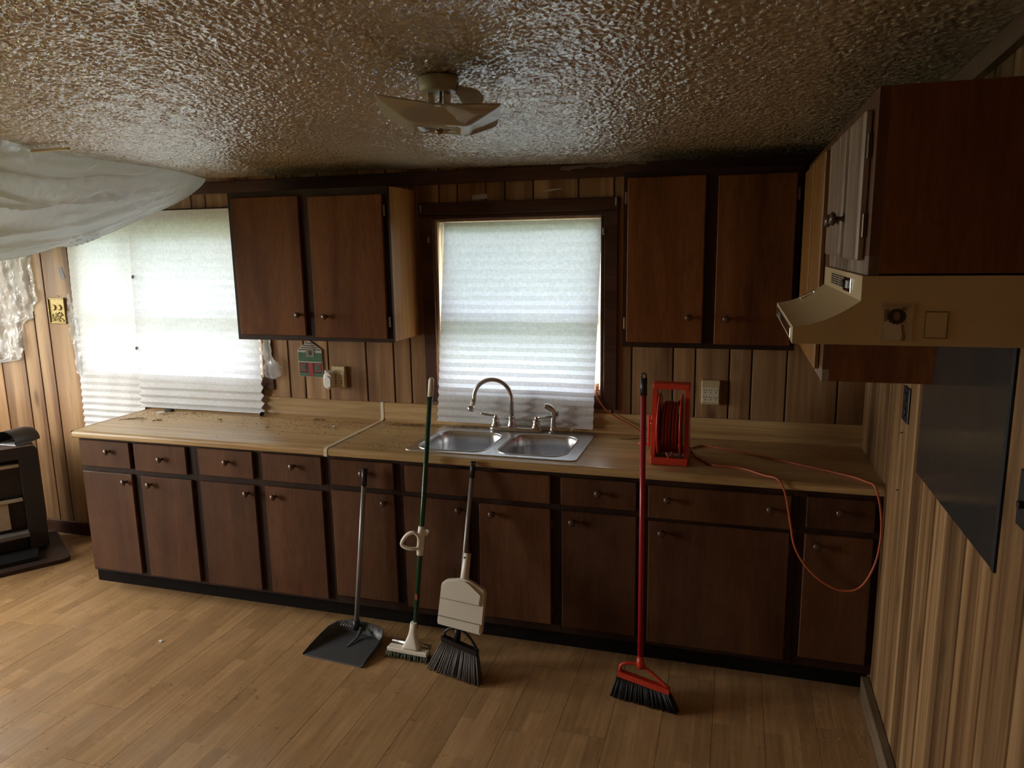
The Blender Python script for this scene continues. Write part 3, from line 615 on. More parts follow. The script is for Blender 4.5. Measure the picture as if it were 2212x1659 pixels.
for B in (BL, BR):
    rings = [[(a, b, 0.9205) for a, b in rrect(*B, 0.075, 8)]]
    for dz, ins in ((0.004, 0.003), (0.012, 0.006), (0.06, 0.010), (0.12, 0.014), (0.150, 0.022), (0.163, 0.036), (0.168, 0.06)):
        rings.append([(a, b, 0.9205-dz) for a, b in rrect(B[0], B[1], B[2]-ins, B[3]-ins, max(0.02, 0.075-ins*0.5), 8)])
    bowl = MB().loft(rings, False, True).obj('bowl', M['steel'], sink)
    MB().lathe((B[0], B[1], 0.7526), (0, 0, 1), [(0.045, 0), (0.045, 0.002), (0.036, 0.003), (0.03, 0.0015), (0.0, 0.001)], 20).obj('drain', M['nickel'], bowl)
    MB().tube([(a, b, 0.9215) for a, b in rrect(B[0], B[1], B[2]+0.004, B[3]+0.004, 0.079, 8)], 0.0028, 6, closed=True).obj('bowl_rim', M['steel'], bowl)
fy = -0.100
fc = thing('faucet', 'brushed nickel gooseneck faucet with two lever handles behind the sink', 'faucet', (-1.665, fy, 0.921))
MB().loft([[(a, b, z) for a, b in rrect(-1.665, fy, 0.142-i, 0.030-i, 0.028-i, 6)] for z, i in ((0.9212, 0), (0.930, 0), (0.938, 0.004), (0.942, 0.009))]).obj('base_plate', M['nickel'], fc)
for hx, s in ((-1.775, -1), (-1.555, 1)):
    h = MB().lathe((hx, fy, 0.942), (0, 0, 1), [(0.027, 0), (0.027, 0.004), (0.021, 0.012), (0.0175, 0.028), (0.0195, 0.034), (0.012, 0.042), (0.0085, 0.052), (0.0095, 0.058), (0.0, 0.060)], 18).obj('handle_body', M['nickel'], fc)
    MB().tube([(hx, fy, 0.9955), (hx+s*0.02, fy-0.003, 0.997), (hx+s*0.05, fy-0.01, 1.002), (hx+s*0.072, fy-0.014, 1.006), (hx+s*0.082, fy-0.016, 1.007)], [0.0055, 0.0065, 0.0085, 0.008, 0.003], 10).obj('lever', M['nickel'], h)
sx = -1.688
MB().lathe((sx, fy, 0.942), (0, 0, 1), [(0.024, 0), (0.024, 0.006), (0.019, 0.02), (0.0165, 0.045), (0.0185, 0.05), (0.012, 0.055), (0.0, 0.056)], 18).obj('spout_collar', M['nickel'], fc)
arc = [(sx, fy, 0.98), (sx, fy, 1.09)]+[(sx-0.098+0.098*math.cos(a), fy-0.012*(1-math.cos(a)), 1.09+0.098*math.sin(a)) for a in [math.radians(v) for v in range(10, 181, 10)]]
arc += [(arc[-1][0]-0.003, arc[-1][1], 1.068)]
sp = MB().tube(arc, 0.0115, 14).obj('spout', M['nickel'], fc)
e = Vector(arc[-1]); MB().lathe(e+Vector((0, 0, 0.006)), (-0.3, 0, -1), [(0.0145, 0), (0.0145, 0.018), (0.011, 0.020), (0.009, 0.026)], 14).obj('aerator_collar', M['beige'], sp)
MB().lathe(e+Vector((-0.006, 0, -0.018)), (-0.45, -0.1, -1), [(0.006, 0), (0.015, 0.005), (0.0205, 0.014), (0.0215, 0.022), (0.017, 0.033), (0.010, 0.037), (0, 0.037)], 18).obj('swivel_spray_head', M['chrome'], sp)
sr = thing('side_sprayer', 'brushed nickel side sprayer standing right of the faucet', 'faucet sprayer', (-1.468, -0.10, 0.921))
MB().lathe((-1.468, -0.10, 0.9215), (0, 0, 1), [(0.025, 0), (0.025, 0.004), (0.018, 0.008), (0.0145, 0.02), (0.0155, 0.026), (0.0, 0.027)], 18).obj('base', M['nickel'], sr)
MB().tube(smoothpath([(-1.468, -0.10, 0.945), (-1.466, -0.10, 0.985), (-1.462, -0.10, 1.015), (-1.470, -0.103, 1.042), (-1.492, -0.11, 1.058), (-1.507, -0.114, 1.060)], 5), [0.013]*8+[0.0155]*8+[0.0165]*6+[0.0135]*4, 12).obj('body', M['nickel'], sr)
MB().bev(-1.4455, -1.4385, -0.108, -0.092, 1.005, 1.035, r=0.003).obj('trigger', M['nickel'], sr)

# ------------------------------------------------------------------ upper cabinets
def upper(x0, x1, z0, z1, doors, label, hinges, sidemat=None):
    t = thing('wall_cabinet', label, 'cabinet', ((x0+x1)/2, -0.16, z0), 'wall cabinets')
    MB().box(x0, x1, -0.302, -0.0065, z0+0.004, z1).obj('carcass', sidemat or M['cabup'], t)
    fr = MB(); fr.box(x0, x1, -0.322, -0.3022, z0, z0+0.045); fr.box(x0, x1, -0.322, -0.3022, z1-0.045, z1)
    cuts = [x0]+[v for d in doors for v in (d[0]+0.012, d[1]-0.012)]+[x1]
    for a, b in zip(cuts[0::2], cuts[1::2]): fr.box(a, b, -0.322, -0.3022, z0+0.045, z1-0.045)
    fr.obj('face_frame', M['cabframe'], t)
    for (a, b, c0, c1, kx, kz), hs in zip(doors, hinges):
        d = MB().bev(a, b, -0.340, -0.3222, c0, c1, r=0.004).obj('door', M['cabup'], t); knob(d, (kx, -0.340, kz), s=0.95)
        for hx, hz in hs:
            MB().bev(hx-0.005, hx+0.005, -0.333, -0.3222, hz-0.026, hz+0.026, r=0.0015).obj('hinge', M['hinge'], d)
    return t
upper(-3.150, -2.233, 1.396, 2.162, [(-3.122, -2.722, 1.424, 2.133, -2.755, 1.533), (-2.668, -2.258, 1.416, 2.125, -2.599, 1.526)], 'two-door brown wall cabinet between the two windows', [[], [(-2.251, 2.047), (-2.247, 1.501)]], M['cabup_lit'])
upper(-1.084, -0.3452, 1.402, 2.176, [(-1.065, -0.730, 1.427, 2.150, -0.789, 1.542), (-0.680, -0.364, 1.424, 2.145, -0.629, 1.538)], 'two-door dark wall cabinet right of the sink window', [[(-1.072, 2.066), (-1.073, 1.512)], [(-0.357, 2.061)]])
def upper_right(y0, y1, z0, z1, doors, label, doormat, framemat, knobs=True):
    t = thing('wall_cabinet', label, 'cabinet', (-0.16, (y0+y1)/2, z0), 'wall cabinets')
    MB().box(-0.302, -0.0065, y0, y1, z0+0.003, z1).obj('carcass', M['cabup'], t)
    MB().box(-0.322, -0.3022, y0, y1, z0, z0+0.04).obj('bottom_rail', M['cabworn'], t)
    fr = MB(); fr.box(-0.322, -0.3022, y0, y1, z1-0.035, z1)
    cuts = [y0]+[v for d in doors for v in (d[0]+0.01, d[1]-0.01)]+[y1]
    for a, b in zip(cuts[0::2], cuts[1::2]): fr.box(-0.322, -0.3022, a, b, z0+0.04, z1-0.035)
    fr.obj('face_frame', framemat, t)
    for (a, b, c0, c1, k, hy) in doors:
        d = MB().bev(-0.340, -0.3222, a, b, c0, c1, r=0.004).obj('door', doormat, t)
        if k: knob(d, (-0.340, k[0], k[1]), (-1, 0, 0), 1.05)
        if hy:
            for hz in (c0+0.075, c1-0.075): MB().bev(-0.333, -0.3222, hy-0.006, hy+0.006, hz-0.026, hz+0.026, r=0.0015).obj('hinge', M['knob'], d)
    return t
upper_right(-1.215, -0.008, 1.425, 2.17, [(-0.735, -0.375, 1.45, 2.14, None, None), (-1.115, -0.745, 1.45, 2.14, None, None)], 'corner wall cabinet with amber-coloured front behind the range hood', M['amber'], M['cab'])
upper_right(-1.953, -1.225, 1.786, 2.168, [(-1.594, -1.262, 1.822, 2.135, (-1.545, 1.912), None), (-1.895, -1.606, 1.816, 2.132, (-1.655, 1.914), -1.904)], 'short wall cabinet with worn pale doors above the range hood', M['cabworn'], M['cab'])

# ------------------------------------------------------------------ range hood
hood = thing('range_hood', 'almond enamel range hood on the right wall under the short cabinet', 'range hood', (-0.24, -1.59, 1.637))
curve = [(-0.466, 1.674)]+[(-0.466+0.134*t, 1.674+0.058*(0.25*t+0.75*t**2.1)) for t in [i/12 for i in range(1, 13)]]
prof = [(-0.0066, 1.637), (-0.466, 1.637)]+curve+[(-0.332, 1.7845), (-0.0066, 1.7845)]
MB().prism([(a, b) for a, b in prof], -1.955, -1.222).obj('canopy', M['cream'], hood)
MB().bev(-0.4685, -0.4662, -1.90, -1.28, 1.6445, 1.667, r=0.0008).obj('front_strip', M['chrome'], hood)
MB().bev(-0.4695, -0.4687, -1.50, -1.38, 1.648, 1.664, r=0.0003).obj('badge', M['print_dark'], hood)
gr = MB().bev(-0.3336, -0.3322, -1.66, -1.40, 1.744, 1.776, r=0.0004).obj('vent_grille', M['cream'], hood)
for c in range(3):
    for r in range(5): MB().box(-0.3345, -0.3337, -1.655+c*0.083, -1.655+c*0.083+0.07, 1.7460+r*0.0058, 1.7460+r*0.0058+0.0036).obj('slot', M['soot'], gr)
cp = MB().bev(-0.3345, -0.3322, -1.80, -1.67, 1.7395, 1.773, r=0.0006).obj('control_plate', M['chrome'], hood)
MB().lathe((-0.3345, -1.70, 1.757), (-1, 0, 0), [(0.0105, 0), (0.0105, 0.005), (0.008, 0.007), (0, 0.007)], 14).obj('dial', M['black'], cp)
MB().bev(-0.3375, -0.3346, -1.765, -1.735, 1.748, 1.766, r=0.0008).obj('switch', M['lightgrey'], cp)
MB().bev(-0.02, -0.0068, -1.9595, -1.9552, 1.637, 1.648, r=0.001).obj('mounting_clip', M['soot'], hood)
sp_ = MB().tube(smoothpath([(-0.405, -1.30, 1.694), (-0.39, -1.285, 1.699), (-0.368, -1.275, 1.709), (-0.36, -1.285, 1.713)], 5), [0.002]+[0.0055]*14+[0.002], 8)
tag(center(sp_.obj('spoon', M['chrome'])), 'small shiny metal piece lying on the curved top of the range hood', 'metal piece')

# photograph pinned to the hood (flat card with printed shapes) and a blank yellowed card
YP = -1.9556
ph = thing('photo_print', 'faded photograph of a curly-haired woman in white stuck on the hood side', 'photo', (-0.26, YP, 1.645))
MB().box(-0.291, -0.229, YP-0.0012, YP, 1.646, 1.728).obj('card', plain('faded_photo_paper', (0.46, 0.36, 0.235), 0.5), ph)
def decal(name, pts, mat, parent, off, y=YP): return MB().prism(pts, y-off-0.0004, y-off).obj(name, mat, parent)
skin = plain('printed_skin', (0.20, 0.095, 0.052), 0.6); hair = plain('printed_hair', (0.028, 0.013, 0.010), 0.6); shirt = plain('printed_white_top', (0.50, 0.41, 0.29), 0.6); line = plain('printed_line', (0.22, 0.14, 0.08), 0.6)
ell = lambda cx, cz, rx, rz, n=22, wob=0.0, k=7: [(cx+rx*(1+wob*math.sin(k*2*PI*i/n+1))*math.cos(2*PI*i/n), cz+rz*(1+wob*math.sin(k*2*PI*i/n+1))*math.sin(2*PI*i/n)) for i in range(n)]
decal('torso', [(-0.280, 1.649), (-0.2845, 1.686), (-0.276, 1.692), (-0.25, 1.686), (-0.2465, 1.676), (-0.251, 1.650)], shirt, ph, 0.0012)
decal('arm', [(-0.2465, 1.683), (-0.2435, 1.665), (-0.241, 1.655), (-0.2435, 1.648), (-0.249, 1.6475), (-0.2465, 1.656), (-0.2495, 1.67), (-0.2515, 1.682)], skin, ph, 0.0014)
decal('raised_arm', [(-0.284, 1.688), (-0.2855, 1.714), (-0.276, 1.716), (-0.278, 1.69)], skin, ph, 0.0014)
decal('hand', ell(-0.2475, 1.716, 0.006, 0.004), skin, ph, 0.0020)
decal('hair', ell(-0.2605, 1.6995, 0.0180, 0.0165, 44, 0.045, 13), hair, ph, 0.0018)
decal('face', ell(-0.2605, 1.7, 0.0065, 0.0092), skin, ph, 0.0024)
for i in range(4): decal('blind_line', [(-0.288, 1.7255-i*0.0022), (-0.232, 1.7255-i*0.0022), (-0.232, 1.7249-i*0.0022), (-0.288, 1.7249-i*0.0022)], line, ph, 0.0013)
bc = thing('blank_card', 'small blank yellowed card with a brown border on the hood side', 'card', (-0.184, YP, 1.653))
MB().box(-0.2065, -0.1625, YP-0.0008, YP, 1.6535, 1.711).obj('border', plain('brown_stain_border', (0.20, 0.115, 0.045), 0.6), bc)
MB().box(-0.2045, -0.1650, YP-0.0013, YP-0.0009, 1.6560, 1.7085).obj('card', plain('yellowed_card', (0.50, 0.37, 0.20), 0.6, noise=0.12), bc)

# ------------------------------------------------------------------ right wall fittings
spl = thing('splash_panel', 'dark grey metal splash panel fixed to the right wall under the hood', 'wall panel', (-0.008, -1.485, 1.118))
MB().bev(-0.0095, -0.0062, -1.872, -1.100, 1.118, 1.634, r=0.0008).obj('sheet', M['splash'], spl)
MB().bev(-0.013, -0.0062, -1.890, -1.8725, 1.118, 1.636, r=0.001).obj('edge_strip', M['soot'], spl)
def outlet_plate(name, label, f):
    t = f(); return t
sw = thing('wall_outlet', 'black outlet plate on the right wall between counter and splash panel', 'outlet', (-0.009, -0.885, 1.236))
MB().bev(-0.0125, -0.0062, -0.932, -0.840, 1.236, 1.360, r=0.002).obj('plate', M['black'], sw)
for z in (1.272, 1.324): MB().lathe((-0.0122, -0.886, z), (-1, 0, 0), [(0.017, 0), (0.017, 0.003), (0.0155, 0.004), (0, 0.004)], 16).obj('socket', M['blackmetal'], sw)
s2 = thing('light_switch', 'black toggle switch plate at the right edge by the splash panel', 'switch', (-0.009, -2.025, 1.27))
MB().bev(-0.0125, -0.0062, -2.065, -1.985, 1.272, 1.392, r=0.002).obj('plate', M['blackmetal'], s2)
MB().bev(-0.026, -0.0126, -2.030, -2.020, 1.318, 1.334, r=0.002).obj('toggle', M['black'], s2)
for (y, z) in ((-0.855, 1.19), (-0.862, 0.98)): tag(center(MB().tube([(-0.0062, y, z), (-0.014, y-0.004, z+0.002), (-0.016, y-0.012, z-0.001)], 0.0016, 6).obj('bent_nail', M['darktape'])), 'bent nail in the right wall at '+('outlet height' if z > 1.1 else 'counter height'), 'nail')

# ------------------------------------------------------------------ back wall fittings
def outlet(x0, x1, z0, z1, cols, label):
    t = thing('wall_outlet', label, 'outlet', ((x0+x1)/2, -0.01, z0))
    body = MB().bev(x0, x1, -0.030, -0.0062, z0, z1, r=0.003).obj('adapter_body', M['outlet'], t)
    fz = z0+0.012; fh = (z1-z0)*0.62; cw = (x1-x0-0.012)/cols
    fp = MB().bev(x0+0.005, x1-0.005, -0.0325, -0.0302, fz, fz+fh, r=0.001).obj('socket_face', M['beige'], t)
    for r in range(2):
        for c in range(cols):
            cx = x0+0.006+cw*(c+0.5); cz = fz+fh*(0.27+0.47*r)
            for dx in (-0.0055, 0.0055): MB().box(cx+dx-0.0012, cx+dx+0.0012, -0.0330, -0.0326, cz+0.002, cz+0.0095).obj('slot', M['soot'], fp)
            MB().lathe((cx, -0.0326, cz-0.0065), (0, -1, 0), [(0.0026, 0), (0.0026, 0.0005), (0, 0.0005)], 8).obj('slot', M['soot'], fp)
    return t
outlet(-0.738, -0.650, 1.087, 1.208, 3, 'ivory six-socket outlet on the panelled wall behind the cord reel')
outlet(-2.772, -2.690, 1.092, 1.214, 2, 'ivory outlet partly behind the white plug-in freshener')
pf = thing('plug_in_freshener', 'white oval plug-in freshener on the wall outlet under the left wall cabinet', 'air freshener', (-2.775, -0.05, 1.088))
ov = lambda k, y: [(a, y, b) for a, b in rrect(-2.776, 1.137, 0.030*k, 0.050*k, 0.0295*k, 8)]
MB().loft([ov(0.9, -0.034), ov(1.0, -0.040), ov(1.0, -0.060), ov(0.93, -0.068), ov(0.78, -0.072)]).obj('body', M['whiteplastic'], pf)
ov2 = lambda k, y: [(a, y, b) for a, b in rrect(-2.776, 1.130, 0.022*k, 0.036*k, 0.0215*k, 8)]
MB().loft([ov2(1, -0.0715), ov2(1, -0.075), ov2(0.85, -0.077)]).obj('face', M['vinyl'], pf)
MB().bev(-2.80, -2.752, -0.062, -0.040, 1.176, 1.196, r=0.006, seg=3).obj('clear_cap', M['clearplastic'], pf)
# house-shaped pot holder
PH = thing('pot_holder', 'green and red fabric pot holder shaped like a house hanging under the left wall cabinet', 'pot holder', (-2.915, -0.02, 1.147))
py = -0.016
MB().prism([(-2.992, 1.148), (-2.838, 1.145), (-2.838, 1.305), (-2.915, 1.356), (-2.994, 1.304)], py, -0.0068).obj('backing', M['print_white'], PH)
d2 = lambda nm, pts, m, off=0.0002: MB().prism(pts, py-off-0.0010, py-off).obj(nm, m, PH)
for i in range(4):
    z = 1.300+i*0.0125; hw = 0.074*(1-(i*0.0125)/0.054)
    d2('roof_stripe', [(-2.915-hw, z), (-2.915+hw, z), (-2.915+hw*0.9, z+0.006), (-2.915-hw*0.9, z+0.006)], M['print_dark'])
d2('foliage_band', [(-2.990, 1.237), (-2.841, 1.233), (-2.840, 1.285), (-2.990, 1.288)], M['print_green'])
d2('wall_print', [(-2.988, 1.165), (-2.842, 1.162), (-2.842, 1.228), (-2.988, 1.232)], M['print_dark'])
d2('lower_band', [(-2.989, 1.150), (-2.841, 1.147), (-2.841, 1.160), (-2.989, 1.163)], M['print_green'])
d2('door_print', [(-2.928, 1.150), (-2.896, 1.149), (-2.898, 1.228), (-2.926, 1.228)], M['gloss_red'], 0.0013)
d2('gable_print', [(-2.938, 1.262), (-2.885, 1.262), (-2.885, 1.315), (-2.91, 1.336), (-2.938, 1.318)], plain('printed_taupe', (0.22, 0.18, 0.14), 0.9), 0.0013)
d2('gable_window', [(-2.921, 1.272), (-2.902, 1.272), (-2.902, 1.298), (-2.921, 1.298)], M['print_dark'], 0.0024)
for (a, b) in ((-2.982, -2.940), (-2.886, -2.845)):
    d2('window_print', [(a, 1.178), (b, 1.178), (b, 1.222), (a, 1.222)], M['gloss_red'], 0.0013); d2('window_pane_print', [(a+0.008, 1.186), (b-0.008, 1.186), (b-0.008, 1.214), (a+0.008, 1.214)], M['print_green'], 0.0024)
d2('snow_line', [(-2.990, 1.230), (-2.841, 1.228), (-2.841, 1.234), (-2.990, 1.237)], M['print_white'], 0.0024)
MB().tube(smoothpath([(-2.915, py+0.003, 1.352), (-2.92, py+0.003, 1.364), (-2.915, py+0.003, 1.372), (-2.91, py+0.003, 1.364), (-2.915, py+0.003, 1.352)], 4), 0.0012, 6).obj('hanging_loop', M['print_white'], PH)
def flat(name, pts, mat, label, cat, y0=-0.0075, y1=-0.0062): return tag(center(MB().prism(pts, y0, y1).obj(name, mat)), label, cat)
flat('tape_strip', [(-1.908, 2.104), (-1.903, 2.1005), (-1.829, 2.107), (-1.826, 2.112), (-1.83, 2.128), (-1.836, 2.131), (-1.906, 2.124), (-1.911, 2.119)], M['tape'], 'piece of grey tape on the wall above the sink window', 'tape')
flat('paint_scuff', [(-1.535, 2.130), (-1.50, 2.131), (-1.445, 2.138), (-1.43, 2.143), (-1.47, 2.142), (-1.52, 2.137)], M['print_white'], 'small torn white scrap on the wall above the sink window', 'paper scrap')
flat('tape_strip', [(-4.688, 1.780), (-4.657, 1.784), (-4.637, 1.715), (-4.662, 1.708), (-4.67, 1.708)], M['darktape'], 'small dark tape piece on the wall above the brass plaque', 'tape')
pq = thing('brass_plaque', 'small brass relief plaque with an owl-like face on the left wall panelling', 'plaque', (-4.728, -0.012, 1.428))
MB().bev(-4.792, -4.664, -0.013, -0.0062, 1.430, 1.588, r=0.002).obj('plate', M['brass'], pq)
for bx in ((-4.796, -4.786, 1.428, 1.590), (-4.671, -4.659, 1.426, 1.592)): MB().bev(bx[0], bx[1], -0.021, -0.0065, bx[2], bx[3], r=0.003).obj('rim', M['brass'], pq)
for bx in ((1.428, 1.438), (1.580, 1.590)): MB().bev(-4.786, -4.671, -0.018, -0.0131, bx[0], bx[1], r=0.002).obj('rim', M['brass'], pq)
for ex in (-4.752, -4.706):
    MB().lathe((ex, -0.0125, 1.530), (0, -1, 0), [(0.019, 0), (0.018, 0.004), (0.012, 0.008), (0.008, 0.006), (0.0, 0.009)], 16).obj('eye', M['brass'], pq)
bodyb = MB()
for i in range(60):
    bodyb.lathe((-4.728+random.uniform(-0.045, 0.045), -0.0128, 1.47+random.uniform(-0.028, 0.028)), (0, -1, 0), [(0.006, 0), (0.005, 0.003), (0.0, 0.0045)], 6)
tag(bodyb.obj('relief', M['brass'], pq), kind='stuff')
MB().tube([(-4.705, -0.0062, 1.60), (-4.705, -0.014, 1.602), (-4.703, -0.016, 1.61)], 0.0015, 6).obj('nail', M['darktape'], pq)

# ------------------------------------------------------------------ ceiling lamp
ls = 0.33; lc = Vector((-1.407, -1.656, 2.232)); TH = 0.352
LT = Matrix.Translation(lc) @ Matrix.Rotation(TH, 4, 'Z') @ Matrix.Rotation(0.077, 4, 'Y') @ Matrix.Rotation(-0.007, 4, 'X')
lamp = thing('ceiling_lamp', 'square bent-glass ceiling lamp hanging crooked below its canopy', 'ceiling lamp', lc)
def sq(h, z, r, dip=0.0, k=8):
    out = []
    base_ = rrect(0, 0, h, h, r, 3)
    n = len(base_)
    for i in range(n):
        a = Vector(base_[i]); b = Vector(base_[(i+1) % n]); m = 10 if (b-a).length > h*0.6 else 1
        for q in range(m):
            p = a.lerp(b, q/m); cor = (abs(p.x)*abs(p.y))/(h*h)
            out.append(LT @ Vector((p.x, p.y, z+dip*cor-dip)))
    return out
rings = [sq(0.165, 0.004, 0.006, 0.012), sq(0.150, -0.007, 0.008, 0.008), sq(0.120, -0.024, 0.012, 0.004), sq(0.095, -0.038, 0.016, 0.0), sq(0.086, -0.043, 0.02, 0), sq(0.075, -0.0445, 0.02, 0), sq(0.03, -0.0450, 0.015, 0)]
inner = [[p+Vector((0, 0, 0.0035)) for p in r] for r in reversed(rings)]
MB().loft(rings+inner, False, False).obj('glass_shade', M['lampglass'], lamp)
cz = ceil_z(-1.435, -1.59); cc = Vector((-1.435, -1.59, 0))
MB().lathe((cc.x, cc.y, cz+0.004), (0, 0, -1), [(0.058, 0), (0.058, 0.022), (0.056, 0.036), (0.050, 0.040), (0, 0.040)], 24).obj('canopy', M['lamppaint'], lamp)
MB().tube([(cc.x+0.01, cc.y-0.01, cz-0.036), LT @ Vector((0.0, 0.0, -0.055))], 0.004, 8).obj('threaded_rod', M['nickel'], lamp)
MB().lathe(LT @ Vector((0, 0, -0.0445)), LT.to_3x3() @ Vector((0, 0, -1)), [(0.012, 0), (0.012, 0.006), (0.007, 0.012), (0, 0.014)], 14).obj('finial', M['hinge'], lamp)
MB().lathe((cc.x+0.055, cc.y+0.01, cz-0.030), (0.7, 0.2, -0.5), [(0.014, 0), (0.016, 0.012), (0.026, 0.03), (0.031, 0.055), (0.024, 0.075), (0, 0.082)], 16).obj('bulb', M['vinyl'], lamp)
for s in (-1, 1): MB().bev(cc.x+s*0.025-0.008, cc.x+s*0.025+0.008, cc.y-0.01, cc.y+0.01, cz-0.070, cz-0.035, r=0.002).obj('socket_bracket', M['nickel'], lamp)

# ------------------------------------------------------------------ plastic sheeting, upper left
def vn(x, y, s=0):
    return math.sin(3.1*x+1.3*y+s)+0.6*math.sin(7.3*x-4.1*y+1.7*s)+0.35*math.sin(13.7*x+9.1*y+2.3*s)
P = []; NU, NV = 150, 130
for i in range(NU+1):
    u = i/NU; row = []
    for j in range(NV+1):
        v = j/NV
        x = -3.50-2.2*u+0.06*math.sin(2.2*v*PI)*(1-u); y = -0.035-1.36*v-0.05*math.sin(5*u)
        f = (1-(1-min(1, u*2.1))**2)**0.75*(1-0.18*max(0, u-0.5)/0.5); g = (0.62+0.38*math.sin(min(1, v/0.55)*PI/2)) if v < 0.55 else math.cos((v-0.55)/0.45*PI/2)**0.8
        sag = 0.47*f*g*(1.0 if v < 0.55 else 1)
        phi = math.atan2(v*1.3+0.02, u*2.0+0.02); rad = math.hypot(v*1.3, u*2.0)
        fold = (0.020*math.sin(phi*26+1.3*math.sin(rad*3))+0.013*abs(math.sin(phi*31+2*rad))+0.006*math.sin(phi*90+5*rad)+0.034*(1-abs(math.sin(phi*15+0.8*rad)))**6+0.020*(1-abs(math.sin(phi*33-1.5*rad+1)))**5+0.014*(1-abs(math.sin(phi*9+6*rad)))**9+0.010*math.sin(phi*60+3*math.sin(rad*4)))*min(1, rad*1.6)*min(1, f*g*3)
        fold += 0.004*vn(x*2, y*2)*min(1, f*g*2)
        z = ceil_z(x, y)-0.010-sag+fold
        row.append(Vector((x, min(y+0.3*fold, -0.03), min(z, ceil_z(x, y)-0.008))))
    P.append(row)
tag(center(MB().grid(P).obj('plastic_sheet', M['film'], recalc=False)), 'large clear plastic sheet sagging from the ceiling at the upper left', 'plastic sheet')
tag(center(MB().bev(-3.72, -3.36, -1.082, -1.062, 2.300, 2.3115, r=0.002).obj('batten', M['beige'])), 'thin pale strip holding the plastic sheet to the ceiling', 'strip')
def film(name, outline, seed, mat, label, cat, depth=0.018, res=0.012, ybase=-0.010):
    """crumpled film patch: outline polygon (x,z), filled by a clipped fine grid"""
    rnd = random.Random(seed)
    xs_ = [p[0] for p in outline]; zs_ = [p[1] for p in outline]
    def row_span(z):
        hits = []
        for (xa, za), (xb, zb) in zip(outline, outline[1:]+outline[:1]):
            if (za <= z < zb) or (zb <= z < za): hits.append(xa+(xb-xa)*(z-za)/(zb-za))
        return (min(hits), max(hits)) if len(hits) >= 2 else None
    z = min(zs_)+0.002; rows = []
    while z < max(zs_):
        s = row_span(z)
        if s: rows.append((z, s[0]+rnd.uniform(-0.006, 0.006), s[1]+rnd.uniform(-0.006, 0.006)))
        z += res
    NJ = max(8, int((max(xs_)-min(xs_))/res)); P = []
    for (z, a, b) in rows:
        P.append([Vector((a+(b-a)*j/NJ, ybase-depth*abs(0.5*vn((a+(b-a)*j/NJ)*7, z*1.6, seed)+0.22*vn(z*7, (a+(b-a)*j/NJ)*9, seed))-rnd.uniform(0, 0.0012), z)) for j in range(NJ+1)])
    return tag(center(MB().grid(P).obj(name, mat, recalc=False)), label, cat)
film('plastic_film', [(-5.55, 1.92), (-4.895, 1.93), (-4.885, 1.68), (-4.872, 1.575), (-4.925, 1.535), (-4.935, 1.46), (-5.03, 1.42), (-5.035, 1.24), (-5.075, 1.185), (-5.25, 1.16), (-5.55, 1.10)], 5, M['film2'], 'crumpled torn plastic film covering the wall at the left edge', 'plastic film', 0.030)
tag(center(MB().prism([(-5.16, 1.92), (-5.06, 1.93), (-5.045, 1.86), (-5.10, 1.83), (-5.17, 1.84)], -0.008, -0.0062).obj('blue_scrap', plain('blue_scrap', (0.10, 0.19, 0.38), 0.6))), 'blue scrap showing behind the torn plastic film', 'scrap')
film('plastic_film', [(-4.615, 1.62), (-4.60, 1.62), (-4.555, 1.42), (-4.558, 1.2), (-4.575, 1.10), (-4.615, 1.12), (-4.605, 1.25), (-4.632, 1.36)], 8, M['film2'], 'narrow crinkled plastic strip along the left edge of the narrow shade', 'plastic film', 0.012, ybase=-0.026)
film('plastic_film', [(-3.215, 1.375), (-3.17, 1.37), (-3.155, 1.27), (-3.10, 1.21), (-3.105, 1.15), (-3.15, 1.125), (-3.215, 1.13)], 11, M['film2'], 'bunched plastic film at the right edge of the wide shade', 'plastic film', 0.02, ybase=-0.022)

# ------------------------------------------------------------------ extension cord and reel
ry = -0.42
rl = thing('cord_reel', 'red plastic extension cord reel standing on the right countertop', 'cord reel', (-0.848, -0.42, 0.9155))
b_ = MB(); b_.bev(-0.925, -0.765, -0.536, -0.518, 0.9155, 0.948, r=0.004).bev(-0.925, -0.765, -0.322, -0.304, 0.9155, 0.948, r=0.004).bev(-0.925, -0.907, -0.518, -0.322, 0.9155, 0.948, r=0.003).bev(-0.783, -0.765, -0.518, -0.322, 0.9155, 0.948, r=0.003)
b_.obj('base_frame', M['red'], rl)
MB().box(-0.907, -0.783, -0.518, -0.322, 0.9158, 0.919).obj('base_liner', M['print_white'], rl)
for x0, x1 in ((-0.927, -0.909), (-0.786, -0.768)):
    MB().prism([(ry-0.085, 0.948), (ry+0.085, 0.948), (ry+0.032, 1.235), (ry-0.032, 1.235)], x0, x1, plane='yz').obj('side_post', M['red'], rl)
MB().bev(-0.928, -0.767, ry-0.034, ry+0.034, 1.235, 1.262, r=0.006, seg=2).obj('carry_handle', M['red'], rl)
ax = (-1, 0, 0); az = 1.072
for x in (-0.898, -0.802):
    MB().lathe((x+0.004, ry, az), ax, [(0.02, 0), (0.138, 0.0), (0.140, 0.003), (0.138, 0.007), (0.02, 0.008)], 32).obj('flange', M['red'], rl)
MB().lathe((-0.80, ry, az), ax, [(0.05, 0), (0.05, 0.094)], 20).obj('drum', M['red'], rl)
cw = MB(); pts = []
for lay, rr in ((0, 0.086), (1, 0.098)):
    turns = 8
    for i in range(turns*20+1):
        a = 2*PI*i/20; t = i/(turns*20); xx = -0.884+0.068*(t if lay == 0 else 1-t)
        wv = 0.004*math.sin(a*0.37+lay)
        pts.append((xx+0.003*math.sin(3*a*0.13+lay*2), ry+(rr+wv)*math.cos(a), az+(rr+wv)*1.02*math.sin(a)))
cw.tube(pts, 0.0052, 7).obj('wound_cord', M['cordwound'], rl)
